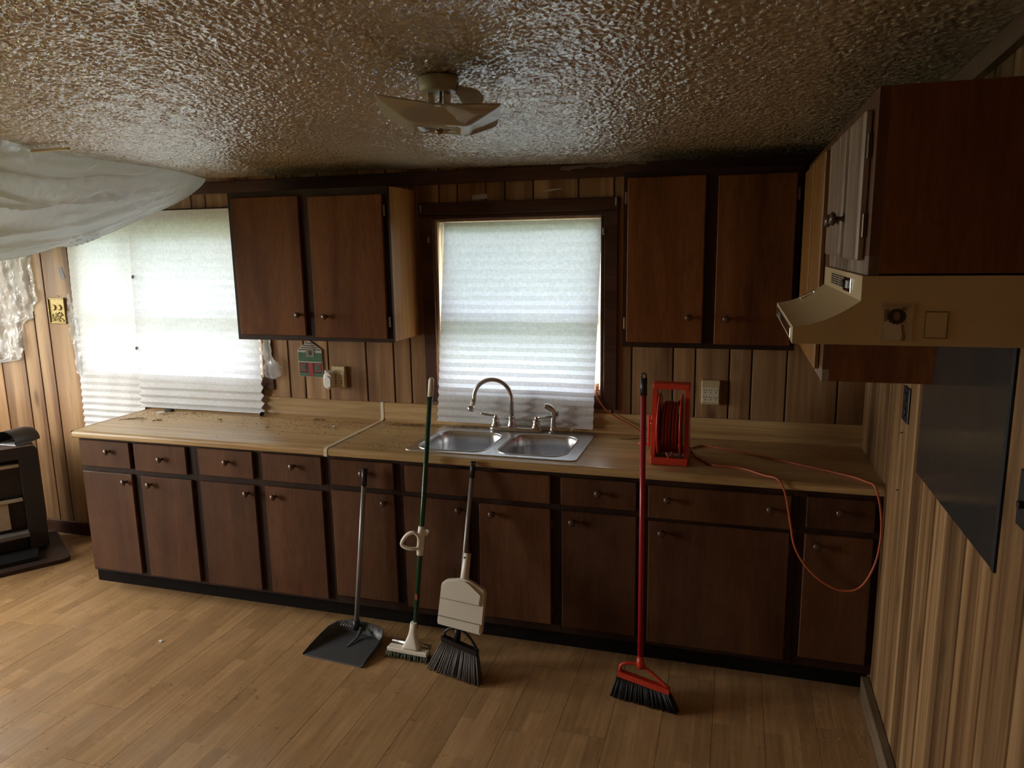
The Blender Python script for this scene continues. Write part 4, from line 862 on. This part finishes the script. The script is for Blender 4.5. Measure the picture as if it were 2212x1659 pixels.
MB().lathe((-0.928, ry, az), ax, [(0.016, 0), (0.016, 0.010), (0, 0.010)], 16).obj('axle_cap', M['red'], rl)
ck = MB(); ck.bev(-0.950, -0.939, ry-0.012, ry+0.012, 0.965, 1.112, r=0.004); ck.obj('crank_arm', M['red'], rl)
MB().lathe((-0.945, ry, 0.975), ax, [(0.006, 0), (0.006, 0.03), (0.008, 0.032), (0.008, 0.045), (0, 0.045)], 12).obj('crank_grip', M['red'], rl)
MB().tube(smoothpath([(-0.855, ry-0.11, 0.972), (-0.848, ry-0.115, 0.956), (-0.838, ry-0.105, 0.95), (-0.832, ry-0.108, 0.975)], 5), 0.005, 8).obj('loose_loop', M['cordwound'], rl)
r_ = 0.0042
cl = [(-0.792, -0.300, 0.932), (-0.762, -0.235, 0.9205), (-0.72, -0.18, 0.9197), (-0.628, -0.214, 0.9197), (-0.447, -0.314, 0.9197), (-0.263, -0.430, 0.9197), (-0.115, -0.530, 0.9197), (-0.068, -0.595, 0.9205), (-0.052, -0.632, 0.924), (-0.040, -0.650, 0.905), (-0.022, -0.655, 0.83), (-0.014, -0.657, 0.72), (-0.030, -0.66, 0.60), (-0.075, -0.662, 0.505), (-0.140, -0.662, 0.482), (-0.215, -0.662, 0.51), (-0.285, -0.662, 0.575), (-0.328, -0.660, 0.65), (-0.347, -0.655, 0.74), (-0.366, -0.650, 0.84), (-0.384, -0.648, 0.895), (-0.408, -0.635, 0.922), (-0.455, -0.597, 0.9202), (-0.546, -0.516, 0.9197), (-0.661, -0.494, 0.9197), (-0.73, -0.40, 0.9197), (-0.752, -0.352, 0.923), (-0.776, -0.345, 0.955), (-0.792, -0.345, 0.962)]
tag(center(MB().tube(smoothpath(cl, 8), r_, 8).obj('extension_cord', M['cord'])), 'orange extension cord looping from the reel over the counter edge at the right', 'cord')
cl2 = [(-1.262, -0.010, 1.15), (-1.258, -0.032, 1.135), (-1.245, -0.034, 1.095), (-1.21, -0.036, 1.045), (-1.15, -0.036, 1.003), (-1.06, -0.042, 0.957), (-1.0, -0.06, 0.921), (-0.95, -0.13, 0.9197), (-0.93, -0.22, 0.9197), (-0.935, -0.28, 0.9197)]
tag(center(MB().tube(smoothpath(cl2, 8), 0.0036, 8).obj('extension_cord', M['cord'])), 'orange cord running from the window corner down behind the reel', 'cord')
tag(center(MB().bev(-1.268, -1.250, -0.012, 0.004, 1.128, 1.168, r=0.003).obj('plug_block', plain('pink_plug', (0.55, 0.25, 0.17), 0.5))), 'small pink block in the lower right corner of the sink window', 'plug')

# ------------------------------------------------------------------ brooms, mop, dustpans
def pole(parent, a, b, r, mat, name='handle', seg=12): return MB().tube([a, b], r, seg).obj(name, mat, parent)
def lerp(a, b, t): return Vector(a).lerp(Vector(b), t)
# charcoal dustpan with upright handle
dp = thing('dustpan', 'charcoal lobby dustpan with a long grey handle on the floor', 'dustpan', (-2.32, -0.83, 0.001))
fl_, fr_ = Vector((-2.467, -0.946, 0)), Vector((-2.152, -0.972, 0)); ux = (fr_-fl_).normalized(); uy = Vector((-ux.y, ux.x, 0)); hw = (fr_-fl_).length/2; mid = (fl_+fr_)/2
def pp(a, b, z): return mid+ux*a+uy*b+Vector((0, 0, z))
path = [(-hw, 0.0), (-hw+0.002, 0.06), (-hw+0.004, 0.13), (-hw+0.010, 0.19), (-hw+0.032, 0.232), (-hw+0.075, 0.25), (-0.03, 0.256), (0.03, 0.256), (hw-0.075, 0.25), (hw-0.032, 0.232), (hw-0.010, 0.19), (hw-0.004, 0.13), (hw-0.002, 0.06), (hw, 0.0)]
hs = [0.004, 0.020, 0.034, 0.046, 0.054, 0.058, 0.060, 0.060, 0.058, 0.054, 0.046, 0.034, 0.020, 0.004]
pm = MB(); bot = [pp(a*0.965, b*0.965+0.002, 0.006+0.004*b) for a, b in path]; top = [pp(a*1.02, b*1.03, h+0.004) for (a, b), h in zip(path, hs)]
topo = [pp(a*1.03, b*1.04+0.002, h+0.004) for (a, b), h in zip(path, hs)]; boto = [pp(a*0.985, b*0.985, 0.001) for a, b in path]
nn = len(path)
pm.grid([bot, top, topo, boto], True)
pm.add(bot, [tuple(range(nn))]); pm.add(boto, [tuple(reversed(range(nn)))]); pm.add([bot[0], bot[-1], boto[-1], boto[0]], [(0, 1, 2, 3)])
pm.obj('pan', M['pan'], dp, recalc=True)
for i in range(10):
    t = -hw+0.055+0.0135*i if i < 7 else hw-0.09+0.016*(i-7)
    MB().tube([pp(t, 0.228, 0.045), pp(t+0.006, 0.249, 0.058)], 0.0018, 6).obj('comb_tooth', M['greypole'], dp)
h0, h1 = (-2.314, -0.716, 0.030), (-2.240, -0.678, 0.842)
MB().tube([h0, lerp(h0, h1, 0.06)], 0.016, 12).obj('socket', M['black'], dp); MB().tube([pp(0.0, 0.12, 0.009), pp(0.01, 0.20, 0.016), pp(0.015, 0.235, 0.05)], [0.002, 0.006, 0.012], 8).obj('rib', M['pan'], dp)
pole(dp, lerp(h0, h1, 0.06), lerp(h0, h1, 0.90), 0.0115, M['greypole']); pole(dp, lerp(h0, h1, 0.90), h1, 0.0135, M['black'], 'grip')

# green roller mop
mo = thing('roller_mop', 'white-headed scrub mop with a dark green handle leaning on the counter', 'mop', (-1.97, -0.82, 0.0))
m0, m1 = Vector((-1.957, -0.803, 0.125)), Vector((-1.908, -0.618, 1.281))
pole(mo, lerp(m0, m1, -0.01), lerp(m0, m1, 0.925), 0.0115, M['green'])
MB().tube([lerp(m0, m1, 0.925), lerp(m0, m1, 0.99), lerp(m0, m1, 0.997), lerp(m0, m1, 1.0)], [0.0135, 0.013, 0.010, 0.004], 12).obj('end_grip', M['whiteplastic'], mo)
MX = frame_to(m0, m1)
hx = Vector((0.189, 0.0, 0.0)).normalized(); hp = Vector((-1.978, -0.835, 0))
HT = Matrix.Translation(hp) @ Matrix.Rotation(math.radians(-3), 4, 'Z')
MB().bev(-0.103, 0.103, -0.022, 0.020, 0.028, 0.050, r=0.004, M=HT).obj('head_bar', M['whiteplastic'], mo)
pad = MB(); rnd = random.Random(3)
for i in range(230):
    a = rnd.uniform(-0.108, 0.106); b = rnd.uniform(-0.028, 0.024); l = rnd.uniform(-0.008, 0.008)
    q0 = HT @ Vector((a, b*0.8, 0.027)); q1 = HT @ Vector((a+l, b+rnd.uniform(-0.008, 0.004), rnd.uniform(0.0005, 0.008)))
    pad.tube([q0, q1], [0.005, 0.0012], 4)
tag(pad.obj('scrub_pad', M['pad'], mo), kind='stuff')
secs = [(0.05, 0.044, 0.020, 0), (0.062, 0.042, 0.020, 0.002), (0.085, 0.030, 0.018, 0.008), (0.11, 0.020, 0.016, 0.016), (0.135, 0.0155, 0.0155, 0.024), (0.165, 0.0145, 0.0145, 0.030)]
MB().loft([[HT @ Vector((0.016+a, b+sh, z)) for a, b in rrect(0, 0, w_, d_, min(w_, d_)*0.7, 4)] for z, w_, d_, sh in secs]).obj('head_socket', M['whiteplastic'], mo)
MB().tube([HT @ Vector((-0.098, 0.032, 0.052)), HT @ Vector((0.100, 0.032, 0.052))], 0.011, 12).obj('squeeze_roller', M['nickel'], mo)
MB().prism([(0.018+0.034*math.cos(t), 0.062+0.034*math.sin(t)) for t in [math.radians(k) for k in range(0, 181, 20)]], 0.022, 0.028, M=HT).obj('roller_arm', M['whiteplastic'], mo)
g0 = lerp(m0, m1, 0.30); g1 = lerp(m0, m1, 0.415)
MB().tube([g0, lerp(m0, m1, 0.33), lerp(m0, m1, 0.40), g1], [0.0155, 0.017, 0.017, 0.0155], 14).obj('lever_collar', M['whiteplastic'], mo)
gm = lerp(m0, m1, 0.345); gx = -0.0115
dl = [gm+Vector(p) for p in ((-0.006, -0.016, -0.012), (-0.03, -0.03, -0.016), (-0.062, -0.036, -0.010), (-0.078, -0.036, 0.006), (-0.060, -0.034, 0.040), (-0.035, -0.03, 0.060), (-0.010, -0.024, 0.058), (0.002, -0.018, 0.030))]
MB().tube(smoothpath(dl, 5, True), 0.0088, 8, closed=True).obj('squeeze_lever', M['whiteplastic'], mo)
gt = lerp(m0, m1, 0.395); MB().prism([(gt.x+0.010, gt.z-0.030), (gt.x+0.032, gt.z-0.012), (gt.x+0.040, gt.z+0.006), (gt.x+0.036, gt.z+0.012), (gt.x+0.012, gt.z+0.010)], gt.y-0.006, gt.y+0.006).obj('pivot_tab', M['whiteplastic'], mo)
st = lerp(m0, m1, 0.135); MB().prism(ell(st.x, st.z, 0.0055, 0.021, 16), st.y-0.0128, st.y-0.0112).obj('sticker', plain('cream_red_sticker', (0.45, 0.10, 0.04), 0.5), mo)

# angled brooms
def broom(t, top, pa, pb, ba, bb, rp, polemat, brmat, brackmat, gripmat, loopshape, ntuft, seed, rb=0.010, depth=0.030, grip=(0.9, 1.0)):
    top, pa, pb, ba, bb = map(Vector, (top, pa, pb, ba, bb)); rnd = random.Random(seed)
    mid = pa.lerp(pb, 0.45); dirp = None
    up = Vector((0, 0.1, 1)).normalized(); nrm = (pb-pa).cross(up).normalized()*-1
    if nrm.y > 0: nrm = -nrm
    # bristle block
    bl = MB(); h = 0.020
    for s0, s1 in ((0, 1),):
        q = [pa+nrm*depth*0.5, pb+nrm*depth*0.5, pb-nrm*depth*0.5, pa-nrm*depth*0.5]
        bl.add([p-Vector((0, 0, 0.004)) for p in q]+[p+Vector((0, 0, h)) for p in q], [(0,1,2,3),(7,6,5,4),(0,4,5,1),(1,5,6,2),(2,6,7,3),(3,7,4,0)])
    bl.obj('bristle_block', brackmat, t)
    br = MB(); dn = nrm*depth*0.12; dq = nrm*depth*0.2; lo = Vector((0, 0, 0.012))
    br.add([pa+dn, pb+dn, pb-dn, pa-dn, ba.lerp(pa, 0.1)+dq, bb.lerp(pb, 0.1)+dq, bb.lerp(pb, 0.1)-dq, ba.lerp(pa, 0.1)-dq], [(0,1,2,3),(7,6,5,4),(0,4,5,1),(1,5,6,2),(2,6,7,3),(3,7,4,0)])
    for i in range(ntuft):
        for r in range(5):
            u = (i+rnd.uniform(0.1, 0.9))/ntuft; v = (r+0.5)/5-0.5
            p = pa.lerp(pb, u)+nrm*depth*0.8*v; q = ba.lerp(bb, u)+nrm*depth*1.7*v+Vector((rnd.uniform(-0.004, 0.004), rnd.uniform(-0.004, 0.004), 0)); q.z = 0.0008+rnd.uniform(0, 0.004)
            br.tube([p, p.lerp(q, 0.5)+Vector((rnd.uniform(-1, 1), rnd.uniform(-1, 1), 0))*0.0015, q], [0.0042, 0.0046, 0.0028], 5)
    tag(br.obj('bristles', brmat, t), kind='stuff')
    return nrm
gb = thing('angle_broom', 'grey-bristled broom with a grey handle behind the white dustpan', 'broom', (-1.70, -0.90, 0), 'angled brooms leaning on the counter')
gtop = Vector((-1.703, -0.652, 0.910)); gbot = Vector((-1.722, -0.874, 0.145))
broom(gb, gtop, (-1.792, -0.868, 0.138), (-1.618, -0.896, 0.106), (-1.860, -0.880, 0), (-1.588, -0.952, 0), 0.0, None, M['bristle_grey'], M['black'], None, None, 30, 4)
ga = [(-1.786, -0.868, 0.150), (-1.778, -0.868, 0.178), (-1.755, -0.868, 0.196), (-1.722, -0.869, 0.200), (-1.690, -0.871, 0.193), (-1.655, -0.877, 0.165), (-1.628, -0.886, 0.132), (-1.620, -0.893, 0.118)]
MB().tube(smoothpath(ga, 5), 0.0055, 8).obj('bracket_loop', M['black'], gb)
MB().tube([gbot, lerp(gbot, gtop, 0.10)], [0.016, 0.013], 12).obj('socket', M['black'], gb)
pole(gb, lerp(gbot, gtop, 0.08), lerp(gbot, gtop, 0.935), 0.0105, M['greypole'])
gg = MB().tube([lerp(gbot, gtop, 0.905), lerp(gbot, gtop, 1.0)], 0.0125, 12).obj('grip', M['black'], gb)
MB().bev(gtop.x-0.009, gtop.x+0.009, gtop.y-0.014, gtop.y-0.011, gtop.z-0.03, gtop.z-0.006, r=0.001).obj('hang_hole', M['lightgrey'], gg)
wd = thing('dustpan', 'white snap-on dustpan clipped to the grey broom handle', 'dustpan', (-1.71, -0.83, 0.17))
dz = (gtop-gbot).normalized(); WT = frame_to(gbot, gtop)
WT = WT @ Matrix.Translation((0.016, -0.034, 0))          # sits in front of the handle
def wp(px_, pz_): return (px_, pz_)
L0 = 0.072
out_ = [(-0.098, L0+0.012), (-0.094, L0), (0.104, L0-0.018), (0.108, L0-0.008), (0.108, L0+0.155), (0.100, L0+0.172), (0.040, L0+0.200), (0.018, L0+0.206), (-0.014, L0+0.206), (-0.074, L0+0.196), (-0.092, L0+0.180), (-0.095, L0+0.165)]
MB().prism(out_, -0.016, 0.016, M=WT).obj('pan', M['whiteplastic'], wd)
MB().prism([(-0.090, L0+0.118), (0.090, L0+0.108), (0.094, L0+0.150), (0.040, L0+0.188), (0.016, L0+0.199), (-0.014, L0+0.199), (-0.072, L0+0.188), (-0.088, L0+0.168)], -0.029, -0.0162, M=WT).obj('raised_panel', M['whiteplastic'], wd)
MB().prism([(-0.094, L0+0.006), (0.100, L0-0.012), (0.100, L0+0.022), (-0.094, L0+0.034)], -0.0195, -0.0162, M=WT).obj('lip', M['whiteplastic'], wd)
shadowm = plain('shadow_line_plastic', (0.36, 0.32, 0.25), 0.6)  # darker strips paint the shadow lines along raised panel and lip
MB().prism([(-0.093, L0+0.1125), (0.098, L0+0.1015), (0.098, L0+0.1065), (-0.093, L0+0.1175)], -0.0185, -0.0163, M=WT).obj('seam', shadowm, wd)
MB().prism([(-0.096, L0+0.0355), (0.102, L0+0.0225), (0.102, L0+0.026), (-0.096, L0+0.039)], -0.0185, -0.0163, M=WT).obj('seam', shadowm, wd)
MB().tube([WT @ Vector((0.002, 0.008, L0+0.19)), WT @ Vector((0.002, 0.012, L0+0.25)), WT @ Vector((0.002, 0.020, L0+0.315))], [0.020, 0.0175, 0.0165], 14).obj('socket', M['whiteplastic'], wd)
MB().lathe(WT @ Vector((-0.004, -0.003+0.004, L0+0.298)), WT.to_3x3() @ Vector((0, -1, 0)), [(0.004, 0), (0.004, 0.0022), (0, 0.0022)], 10).obj('hole', M['soot'], wd)

rb = thing('angle_broom', 'red broom with black bristles leaning on the counter beside the cord reel', 'broom', (-0.90, -0.89, 0), 'angled brooms leaning on the counter')
rtop = Vector((-0.944, -0.656, 1.337)); rbot = Vector((-0.915, -0.862, 0.150))
broom(rb, rtop, (-1.004, -0.870, 0.098), (-0.790, -0.902, 0.068), (-1.030, -0.872, 0), (-0.752, -0.922, 0), 0.0, None, M['bristle_black'], M['red'], None, None, 46, 9)
ra = [(-0.998, -0.870, 0.108), (-0.994, -0.869, 0.138), (-0.972, -0.867, 0.152), (-0.935, -0.864, 0.152), (-0.900, -0.866, 0.145), (-0.860, -0.874, 0.122), (-0.815, -0.890, 0.096), (-0.793, -0.900, 0.080)]
MB().tube(smoothpath(ra, 5), 0.007, 8).obj('bracket_loop', M['red'], rb)
MB().tube([rbot+Vector((0.006, 0, -0.012)), lerp(rbot, rtop, 0.012), lerp(rbot, rtop, 0.03)], [0.020, 0.016, 0.0125], 12).obj('socket', M['red'], rb)
pole(rb, lerp(rbot, rtop, 0.02), lerp(rbot, rtop, 0.935), 0.0118, M['redpole'])
rg = MB().tube([lerp(rbot, rtop, 0.925), lerp(rbot, rtop, 0.985)], 0.0142, 12).obj('grip', M['black'], rb)
tb = lerp(rbot, rtop, 0.98); MB().tube([tb+Vector((-0.009, 0, 0)), tb+Vector((-0.009, 0, 0.022)), tb+Vector((0, 0, 0.028)), tb+Vector((0.009, 0, 0.022)), tb+Vector((0.009, 0, 0))], 0.0035, 8).obj('hang_loop', M['black'], rg)

# ------------------------------------------------------------------ stove at the left edge
C0 = Vector((-4.705, -0.30, 0)); sw_ = Vector((-0.56, -0.83, 0)).normalized(); sd = Vector((-0.83, 0.56, 0)).normalized()
SM = Matrix(((sw_.x, sd.x, 0, C0.x), (sw_.y, sd.y, 0, C0.y), (0, 0, 1, 0), (0, 0, 0, 1)))   # local x = along the front, y = into the stove
stv = thing('wood_stove', 'dark brown metal heater with an open front at the left edge', 'stove', (C0+sw_*0.3+sd*0.18)*1.0)
WS, DS = 0.72, 0.36
shell = MB()
rc = [(0.0, 0.05), (0.0, 0.672), (0.004, 0.688), (0.014, 0.700), (0.030, 0.705), (WS-0.03, 0.705), (WS-0.014, 0.70), (WS-0.004, 0.688), (WS, 0.672), (WS, 0.05)]
ri = [(0.10, 0.05), (0.10, 0.62), (0.10, 0.62), (0.104, 0.63), (0.11, 0.632), (WS-0.11, 0.632), (WS-0.104, 0.63), (WS-0.1, 0.62), (WS-0.1, 0.62), (WS-0.1, 0.05)]
n = len(rc)
vsF = [SM @ Vector((a, 0.0, b)) for a, b in rc]; vsB = [SM @ Vector((a, DS, b)) for a, b in rc]; vsI = [SM @ Vector((a, 0.0, b)) for a, b in ri]; vsJ = [SM @ Vector((a, 0.06, b)) for a, b in ri]
shell.add(vsF+vsB, [(i, i+1, n+i+1, n+i) for i in range(n-1)]+[tuple(range(n, 2*n))])
shell.obj('shell', M['stove'], stv)
MB().add(vsF+vsI+vsJ, [(i, i+1, n+i+1, n+i) for i in range(n-1)]+[(n+i, n+i+1, 2*n+i+1, 2*n+i) for i in range(n-1)]+[tuple(range(2*n, 3*n))]).obj('front_frame', M['stovefront'], stv)
for (a0, a1, z0, z1, dy) in ((0.104, 0.60, 0.580, 0.600, 0.0), (0.106, 0.60, 0.362, 0.378, 0.0)): MB().bev(a0, a1, dy+0.012, dy+0.05, z0, z1, r=0.002, M=SM).obj('slot_strip', M['fibre'], stv)
MB().bev(0.185, 0.26, 0.02, 0.05, 0.195, 0.36, r=0.002, M=SM).obj('fire_board', M['fibre'], stv)
MB().bev(0.098, 0.62, -0.03, 0.05, 0.140, 0.168, r=0.003, M=SM).obj('ledge', plain('ash_grey_ledge', (0.16, 0.14, 0.13), 0.8, noise=0.3), stv)
MB().prism([(0.06, 0.02), (0.60, 0.02), (0.60, -0.17), (0.085, -0.17)], 0.026, 0.052, M=SM, plane='xy').obj('fallen_door', M['soot'], stv)
MB().bev(0.105, 0.62, 0.03, 0.055, 0.052, 0.138, r=0.003, M=SM).obj('lower_panel', M['stovefront'], stv)
for a in (0.04, WS-0.08): MB().box(a, a+0.04, 0.04, 0.30, 0.026, 0.0505, SM).obj('foot', M['soot'], stv)
hp_ = MB(); hearth = rrect(0.32, 0.07, 0.40, 0.315, 0.055, 6)
hp_.prism(hearth, 0.0005, 0.025, M=SM, plane='xy'); tag(center(hp_.obj('hearth_pad', M['stove'])), 'brown metal hearth pad with rounded corners under the heater', 'hearth pad')
pot = thing('stove_bowl', 'black metal bowl tipped over on top of the heater', 'bowl', (-4.90, -0.30, 0.706))
pb_ = MB(); cen = Vector((-4.885, -0.27, 0.7065)); 
prof = [(0.001, 0.0)]+[(0.075*math.sin(math.radians(a)), 0.075*(1-math.cos(math.radians(a)))) for a in (20, 40, 60, 75)]
half = []
for i in range(13):
    a = PI*i/12; half.append((cen.x+0.082*math.cos(a), cen.z+0.078*math.sin(a)))
rg_ = [[Vector((cen.x+(0.085-k)*math.cos(PI*i/14), cen.y+dy, cen.z+0.004+(0.082-k)*math.sin(PI*i/14))) for i in range(15)] for k, dy in ((0.0, -0.09), (0.0, 0.05), (0.012, 0.09))]
pb_.grid(rg_); pb_.grid([[p.lerp(Vector((cen.x, p.y, cen.z+0.004)), 0.05) for p in r] for r in rg_])
pb_.obj('bowl_shell', M['blackmetal'], pot, recalc=False)
MB().bev(cen.x-0.085, cen.x+0.085, cen.y-0.092, cen.y+0.06, cen.z, cen.z+0.003, r=0.001).obj('bowl_rim', M['lightgrey'], pot)

# ------------------------------------------------------------------ litter on counter and floor
def octa(mb, p, l, w_, ang, h):
    c, s = math.cos(ang), math.sin(ang); p = Vector(p)
    vs = [p+Vector((c*l, s*l, h)), p-Vector((c*l, s*l, -h)), p+Vector((-s*w_, c*w_, h)), p-Vector((-s*w_, c*w_, -h)), p+Vector((0, 0, 2*h)), p+Vector((0, 0, 0.0))]
    mb.add(vs, [(0,2,4),(2,1,4),(1,3,4),(3,0,4),(2,0,5),(1,2,5),(3,1,5),(0,3,5)])
rnd = random.Random(21); dm = MB()
def scatter(cx, cy, sx, sy, n, z=0.9154, lim=None, l=(0.0022, 0.0045)):
    k = 0
    while k < n:
        x = rnd.gauss(cx, sx); y = rnd.gauss(cy, sy)
        if z < 0.1 and -2.50 < x < -2.13 and y > -0.99: continue
        if lim and not (lim[0] < x < lim[1] and lim[2] < y < lim[3]): continue
        octa(dm, (x, y, z), rnd.uniform(*l), rnd.uniform(0.0011, 0.0018), rnd.uniform(0, PI), rnd.uniform(0.0010, 0.0016)); k += 1
LA = (-4.02, -2.49, -0.60, -0.065); LB = (-2.455, -2.09, -0.615, -0.065)
scatter(-3.75, -0.16, 0.16, 0.05, 170, lim=LA); scatter(-3.85, -0.30, 0.10, 0.06, 45, lim=LA); scatter(-3.2, -0.17, 0.3, 0.07, 130, lim=LA); scatter(-2.75, -0.20, 0.16, 0.09, 200, lim=LA); scatter(-3.1, -0.35, 0.4, 0.12, 70, lim=LA)
scatter(-2.26, -0.10, 0.09, 0.025, 230, lim=LB); scatter(-2.22, -0.53, 0.09, 0.05, 90, lim=LB); scatter(-2.28, -0.3, 0.1, 0.12, 40, lim=LB)
scatter(-0.5, -0.13, 0.25, 0.05, 45, lim=(-1.2, -0.03, -0.5, -0.065))
tag(center(dm.obj('droppings', M['dropping'])), 'scattered dark mouse droppings over the countertop', 'droppings', kind='stuff')
dm = MB(); scatter(-1.98, -0.105, 0.05, 0.02, 90, z=0.9210, lim=(-2.06, -1.83, -0.14, -0.065)); tag(center(dm.obj('sink_grit', plain('grey_grit', (0.12, 0.10, 0.08), 0.8))), 'gritty debris on the back rim of the sink', 'debris', kind='stuff')
dm = MB()
FL = (-4.4, -0.05, -3.2, -0.66)
for a in ((-2.75, -1.30, 0.18, 0.06, 30), (-2.5, -1.5, 0.4, 0.3, 40), (-1.6, -1.2, 0.6, 0.3, 40), (-3.2, -0.95, 0.4, 0.2, 22)): scatter(*a, z=0.0006, lim=FL, l=(0.002, 0.006))
tag(center(dm.obj('floor_specks', M['dropping'])), 'small dark specks of dirt scattered on the floor', 'debris', kind='stuff')
dm = MB()
for a in ((-0.16, -0.9, 0.07, 0.12, 70), (-0.07, -1.0, 0.025, 0.25, 60), (-0.5, -0.95, 0.3, 0.2, 25)): scatter(*a, z=0.0006, lim=(-1.3, -0.045, -1.6, -0.56), l=(0.0015, 0.004))
tag(center(dm.obj('floor_crumbs', M['crumb'])), 'pale crumbs on the floor in the right corner', 'debris', kind='stuff')
def chip(x, y, z, s, label, mat=None, name='paint_chip', cat='chip'):
    rn = random.Random(int(abs(x*1000))); mb = MB(); mb.prism([(x+s*math.cos(2*PI*i/7)*rn.uniform(0.6, 1.2), y+0.6*s*math.sin(2*PI*i/7)*rn.uniform(0.6, 1.2)) for i in range(7)], z, z+s*0.45, plane='xy')
    return tag(center(mb.obj(name, mat or M['white'])), label, cat)
chip(-3.86, -0.175, 0.9154, 0.026, 'white paper flake on the left countertop beside the dark lump')
chip(-2.66, -0.225, 0.9154, 0.010, 'tiny white flake near the joint strip on the countertop'); chip(-1.145, -1.505, 0.0003, 0.012, 'white chip on the floor at the bottom of the view')
chip(-3.40, -0.225, 0.9154, 0.014, 'small mossy yellow clump on the left countertop', plain('moss_clump', (0.30, 0.24, 0.06), 0.9), 'moss_clump', 'debris')
chip(-3.02, -0.32, 0.9154, 0.013, 'small brown leaf crumb on the left countertop', M['crumb'], 'leaf_crumb', 'debris')
chip(-3.21, -1.02, 0.0003, 0.011, 'pale crumb on the floor in front of the left cabinets', M['white'], 'crumb', 'debris')
lump = MB().loft([[(-3.86+a, -0.098+b, z) for a, b in rrect(0, 0, w_, d_, d_*0.9, 5)] for z, w_, d_ in ((0.9155, 0.030, 0.010), (0.921, 0.034, 0.014), (0.928, 0.030, 0.012), (0.932, 0.018, 0.006))])
tag(center(lump.obj('dark_lump', M['soot'])), 'small dark oblong lump on the counter before the wide shade', 'debris')
kn = MB().lathe((-3.215, -0.085, 0.927), (0.3, -1, 0), [(0.006, -0.02), (0.012, -0.01), (0.0125, 0.008), (0.009, 0.010), (0.008, 0.002), (0, 0.002)], 14)
tag(center(kn.obj('shade_clip', M['black'])), 'black round clip at the lower right corner of the wide shade', 'clip')
def twig(pts, label, r=0.0016):
    tag(center(MB().tube(smoothpath(pts, 4), r, 5).obj('twig', M['twig'])), label, 'twig')
z = 0.9172
twig([(-3.98, -0.36, z), (-3.93, -0.335, z), (-3.89, -0.33, z+0.002), (-3.84, -0.30, z)], 'longer dry twig near the left end of the countertop')
twig([(-3.95, -0.34, z), (-3.91, -0.315, z+0.002), (-3.88, -0.28, z)], 'thin twig crossing the longer one on the countertop')
twig([(-3.77, -0.335, z), (-3.745, -0.31, z), (-3.72, -0.315, z+0.001), (-3.74, -0.33, z)], 'small curled twig on the left countertop', 0.002)
twig([(-2.86, -0.10, z), (-2.83, -0.092, z+0.002), (-2.80, -0.10, z), (-2.81, -0.085, z)], 'small bundle of bark bits against the backsplash', 0.003)
twig([(-1.12, -0.13, z), (-1.07, -0.125, z), (-1.03, -0.10, z)], 'dry twig on the counter left of the cord reel')
tag(center(MB().tube([(-1.385, -0.062, 0.9235), (-1.375, -0.066, 0.935), (-1.366, -0.064, 0.955)], [0.004, 0.005, 0.002], 8).obj('plastic_clip', M['whiteplastic'])), 'white plastic clip under the sink window shade', 'clip')

for (x, z_, lb) in ((-4.076, 1.722, 'upper small dark clip on the edge between the two left shades'), (-4.104, 1.288, 'lower small dark clip on the edge between the two left shades')):
    tag(center(MB().bev(x-0.008, x+0.008, -0.050, -0.044, z_-0.010, z_+0.010, r=0.002, M=Matrix.Translation((x, 0, z_)) @ Matrix.Rotation(0.5, 4, 'Y') @ Matrix.Translation((-x, 0, -z_))).obj('shade_clip', M['darktape'])), lb, 'clip')
tr_ = MB(); rnd = random.Random(77); P = []
for i in range(29):
    u = i/28; x = -1.44+0.42*u; zt = 2.243+0.013*u; dr = 0.010+0.014*abs(math.sin(7*u+0.6))*rnd.uniform(0.4, 1.1)
    P.append([Vector((x, -0.026-0.004*k*rnd.uniform(0.2, 1), zt-dr*k/3)) for k in range(4)])
tag(center(tr_.grid(P).obj('torn_paper', plain('torn_grey_fibre', (0.20, 0.155, 0.11), 0.9, noise=0.4, nscale=120), recalc=False)), 'torn fibrous paper hanging where the ceiling meets the moulding above the sink', 'torn paper')
